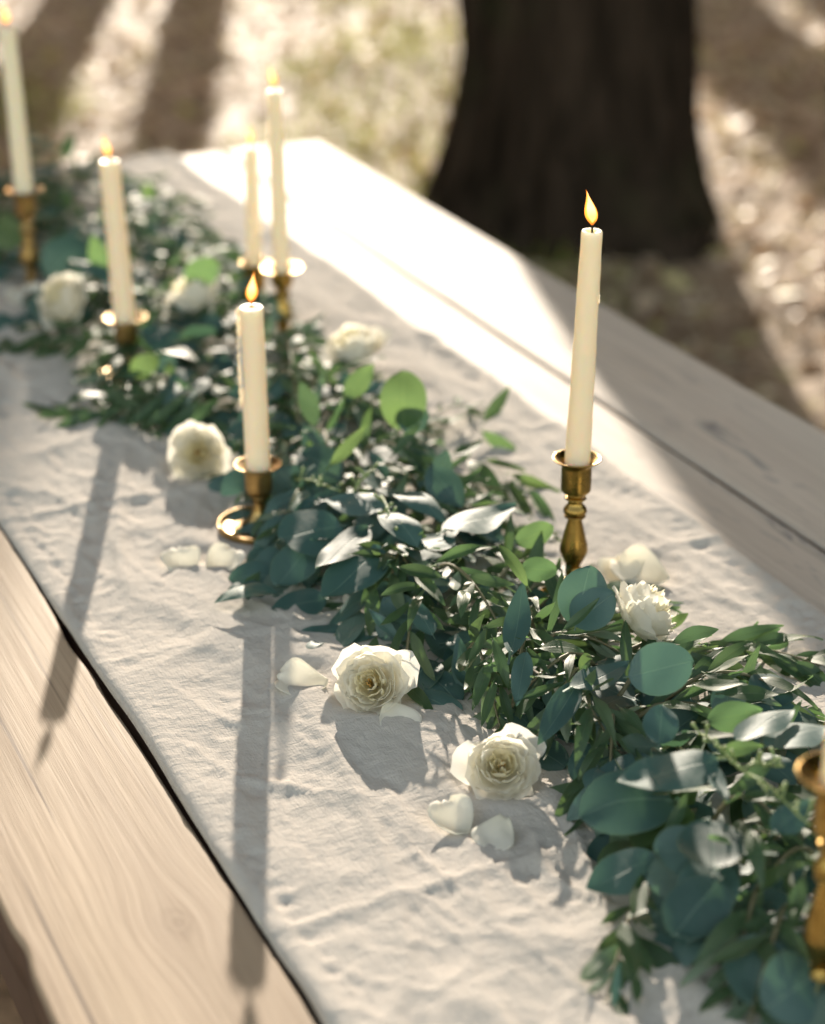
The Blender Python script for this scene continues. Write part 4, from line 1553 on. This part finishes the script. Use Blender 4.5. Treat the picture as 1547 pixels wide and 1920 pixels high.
def rose_proto(seed, openness):
    """list of (mesh, matrix, name) for a rose of radius 1"""
    rs = random.Random(seed)
    out = []
    o = openness
    rings = [  # count, R, H, open, width, curl, z0, tilt
        (3, 1.02, .44, .08 + .22 * o, 1.7, .16, -.04, 0, M_PET),
        (5, .98, .60, .00 + .06 * o, 2.0, .06, -.02, 0, M_PET),
        (5, .92, .74, -.04, 2.0, .03, .00, 0, M_PET),
        (5, .83, .84, -.06, 2.0, .00, .02, 0, M_PET),
        (5, .71, .93, -.08, 2.0, -.02, .03, 0, M_PET),
        (5, .57, .98, -.08, 2.0, -.02, .04, 0, M_PET),
        (4, .42, 1.00, -.10, 2.2, -.03, .04, 0, M_PETIN),
        (3, .26, .99, -.10, 2.6, -.04, .05, 0, M_PETIN)]
    for ri, (n, r, h, op, wd, cu, z0, tl, mt) in enumerate(rings):
        off = rs.uniform(0, 6.28)
        for k in range(n):
            a = off + 2 * PI * k / n + rs.uniform(-.22, .22)
            V, Fc, UV = petal_data(r * rs.uniform(.93, 1.06), h * rs.uniform(.92, 1.08), op + rs.uniform(-.04, .06), wd * rs.uniform(.9, 1.1), cu + rs.uniform(-.04, .06), seed * 100 + ri * 10 + k)
            me = mesh_obj('petal', V, Fc, mt, uvs=UV)
            d = me.data; bpy.data.objects.remove(me)
            M = Matrix.Translation((0, 0, z0)) @ Matrix.Rotation(a, 4, 'Z') @ Matrix.Rotation(rs.uniform(-.07, .07), 4, 'X') @ Matrix.Rotation(rs.uniform(-.04, .08), 4, 'Y')
            out.append((d, M, 'petal'))
    # quartered heart: folded little petals standing like pages around several small centres
    for k in range(8):
        a = rs.uniform(0, 6.28); q = rs.uniform(.05, .40)
        V, Fc, UV = petal_data(rs.uniform(.13, .21), rs.uniform(.86, .98), -.1, rs.uniform(1.6, 2.6), -.15, seed * 200 + k, 6, 7)
        me = mesh_obj('petal', V, Fc, M_PETIN, uvs=UV); d = me.data; bpy.data.objects.remove(me)
        out.append((d, Matrix.Translation((math.cos(a) * q, math.sin(a) * q, .13)) @ Matrix.Rotation(rs.uniform(0, 6.28), 4, 'Z'), 'petal'))
    # stamens
    items = []
    for k in range(10):
        a = rs.uniform(0, 6.28); q = rs.uniform(0, .07)
        p = Vector((math.cos(a) * q, math.sin(a) * q, .3)); t = p + Vector((math.cos(a) * .04, math.sin(a) * .04, rs.uniform(.46, .53)))
        items.append(tube_data([p, t, t + Vector((0, 0, .02))], [.010, .012, .022], 5))
    V, Fc, _ = join_data(items)
    me = mesh_obj('stamens', V, Fc, M_AMBER); d = me.data; bpy.data.objects.remove(me)
    out.append((d, Matrix.Identity(4), 'stamens'))
    # green calyx under the bloom
    V, Fc, UV = lathe_data(smooth_prof([(0, -.24), (.09, -.24), (.12, -.14), (.22, -.03), (.30, .05), (.15, .06), (0, .06)], 4), 16)
    me = mesh_obj('calyx', V, Fc, M_GSTEM); d = me.data; bpy.data.objects.remove(me)
    out.append((d, Matrix.Identity(4), 'calyx'))
    return out


PROTO = [rose_proto(3, .5), rose_proto(8, .2), rose_proto(14, .8)]


def rose(px, py, rad, axis, proto, label, lift=None, spin=0.0, sz=1.0, group='cream white garden roses on the runner'):
    """px, py: centre of the bloom in the photo; axis: direction the bloom faces (world)"""
    ax = Vector(axis).normalized()
    # centre of the bloom is .4 rad along the axis; set it so the lowest petal touches the cloth
    side = math.sqrt(max(0, 1 - ax.z ** 2))
    zc = rad * (side * .88 + abs(ax.z) * .28) if lift is None else lift
    P = at(px, py, zc)
    M = Matrix.Translation(P - ax * rad * .42) @ ax.to_track_quat('Z', 'Y').to_matrix().to_4x4() @ Matrix.Rotation(spin, 4, 'Z') @ Matrix.Diagonal((rad, rad, rad * sz, 1))
    t = empty('rose', (0, 0, 0)); t.matrix_world = M
    tag(t, label, 'rose', group)
    for d, L, nm in PROTO[proto]:
        place(nm, d, L, t)
    return t


def toward(px, py, up=.6, right=0.0):
    """unit vector: mix of up, toward the camera, and picture-right"""
    P = at(px, py, 0); v = Vector((-P.x, -P.y, 0)).normalized()
    return (Vector((0, 0, up)) + v + Vector((right, 0, 0))).normalized()


rose(372, 852, .0290, toward(371, 850, .50, -.15), 1, 'half open white rose lying left of the dripping candle', spin=.5)
rose(697, 1283, .0285, toward(700, 1280, .75, -.25), 0, 'full white rose facing the camera beside a single curled petal', spin=1.0)
rose(942, 1440, .0268, toward(943, 1438, 1.0, .05), 2, 'open white rose nearest the camera, beside two fallen petals', spin=2.2)
rose(1203, 1156, .0300, Vector((.75, .10, .60)), 1, 'white rose lying on its side in front of the tall brass candlestick', lift=.058, spin=.2, sz=1.15)
rose(122, 566, .033, Vector((-.5, -.5, .6)), 1, 'blurred white rose farthest left in the garland', lift=.055, spin=.8, sz=1.15)
rose(354, 562, .036, Vector((-.45, .0, .8)), 2, 'blurred white rose between the second candle and the dripping candle', lift=.060, spin=1.7)
rose(664, 655, .036, Vector((-.35, -.1, .9)), 0, 'blurred backlit white rose behind the round green leaf', lift=.050, spin=.3)


# ------------------------------------------------------------------ fallen petals
def loose(px, py, w_, l_, rot, label, seed, curl=.35, tilt=0.0, lift=.0):
    rs = random.Random(seed)
    nu, nv = 12, 12
    V, UV, Fc = [], [], []
    ph = [rs.uniform(0, 6.28) for _ in range(3)]
    for i in range(nu + 1):
        t = i / nu
        for j in range(nv + 1):
            u = j / nv * 2 - 1
            wv = (.22 + .78 * math.sin(min(1, t * 1.08) * PI * .62) ** .9) * (math.sqrt(max(0, 1 - max(0, (t - .62) / .40) ** 2.6)) if t > .62 else 1)
            x = u * wv * .5 * w_
            y = (t - .5) * l_ + .03 * l_ * math.sin(u * 6 + ph[0]) * t
            q = (x / (w_ * .5)) ** 2; s = ((t - .5) * 2)
            z = curl * w_ * (.40 * q + .34 * s * s) + .018 * w_ * math.sin(u * 7 + ph[1]) * t + .02 * w_ * math.sin(t * 8 + u * 3 + ph[2])
            if t > .85: z -= curl * w_ * .25 * ((t - .85) / .15) ** 2 * .6
            V.append([x, y, z]); UV.append((j / nv, .35 + .65 * t))
    m = nv + 1
    for i in range(nu):
        for j in range(nv):
            Fc.append((i * m + j, i * m + j + 1, (i + 1) * m + j + 1, (i + 1) * m + j))
    Mr = Matrix.Rotation(tilt, 3, 'X')
    V = [Mr @ Vector(v) for v in V]
    Wt = Matrix.Rotation(rot, 3, 'Z').inverted() @ Matrix.Rotation(.30, 3, 'X') @ Matrix.Rotation(rot, 3, 'Z')
    V = [Wt @ v for v in V]
    zmin = min(v.z for v in V)
    V = [v - Vector((0, 0, zmin)) for v in V]
    P = at(px, py, .010)
    o = mesh_obj('fallen_petal', V, Fc, M_PET, uvs=UV)
    o.location = (P.x, P.y, TZ + .0045 + lift); o.rotation_euler = (0, 0, rot)
    sol = o.modifiers.new('thickness', 'SOLIDIFY'); sol.thickness = .0004
    tag(o, label, 'petal', 'fallen white rose petals')
    return o


loose(567, 1276, .040, .042, 1.3, 'single curled white petal left of the camera facing rose', 1, .55)
loose(342, 1052, .037, .040, .3, 'white petal left of its twin, in front of the low candlestick', 2, .50)
loose(417, 1054, .036, .040, -.5, 'white petal right of its twin, touching the garland leaves', 3, .60)
loose(851, 1532, .034, .036, .4, 'cupped white petal overlapping its flatter neighbour below the nearest rose', 4, .55)
loose(929, 1562, .032, .033, 2.7, 'flat white petal below the nearest rose', 5, .22)
loose(1200, 1075, .050, .055, .9, 'large ruffled white petal behind the rose on its side', 6, .65)
loose(1168, 1068, .040, .042, 2.2, 'white petal beneath the large ruffled one near the tall candlestick', 7, .5)
loose(745, 1345, .034, .036, 3.6, 'drooping white petal under the right side of the camera facing rose', 8, .3)
loose(610, 690, .050, .050, 1.0, 'blurred bright petal left of the backlit rose', 9, .6)
loose(50, 560, .05, .05, .4, 'blurred white petal at the foot of the tall left candlestick', 10, .5)
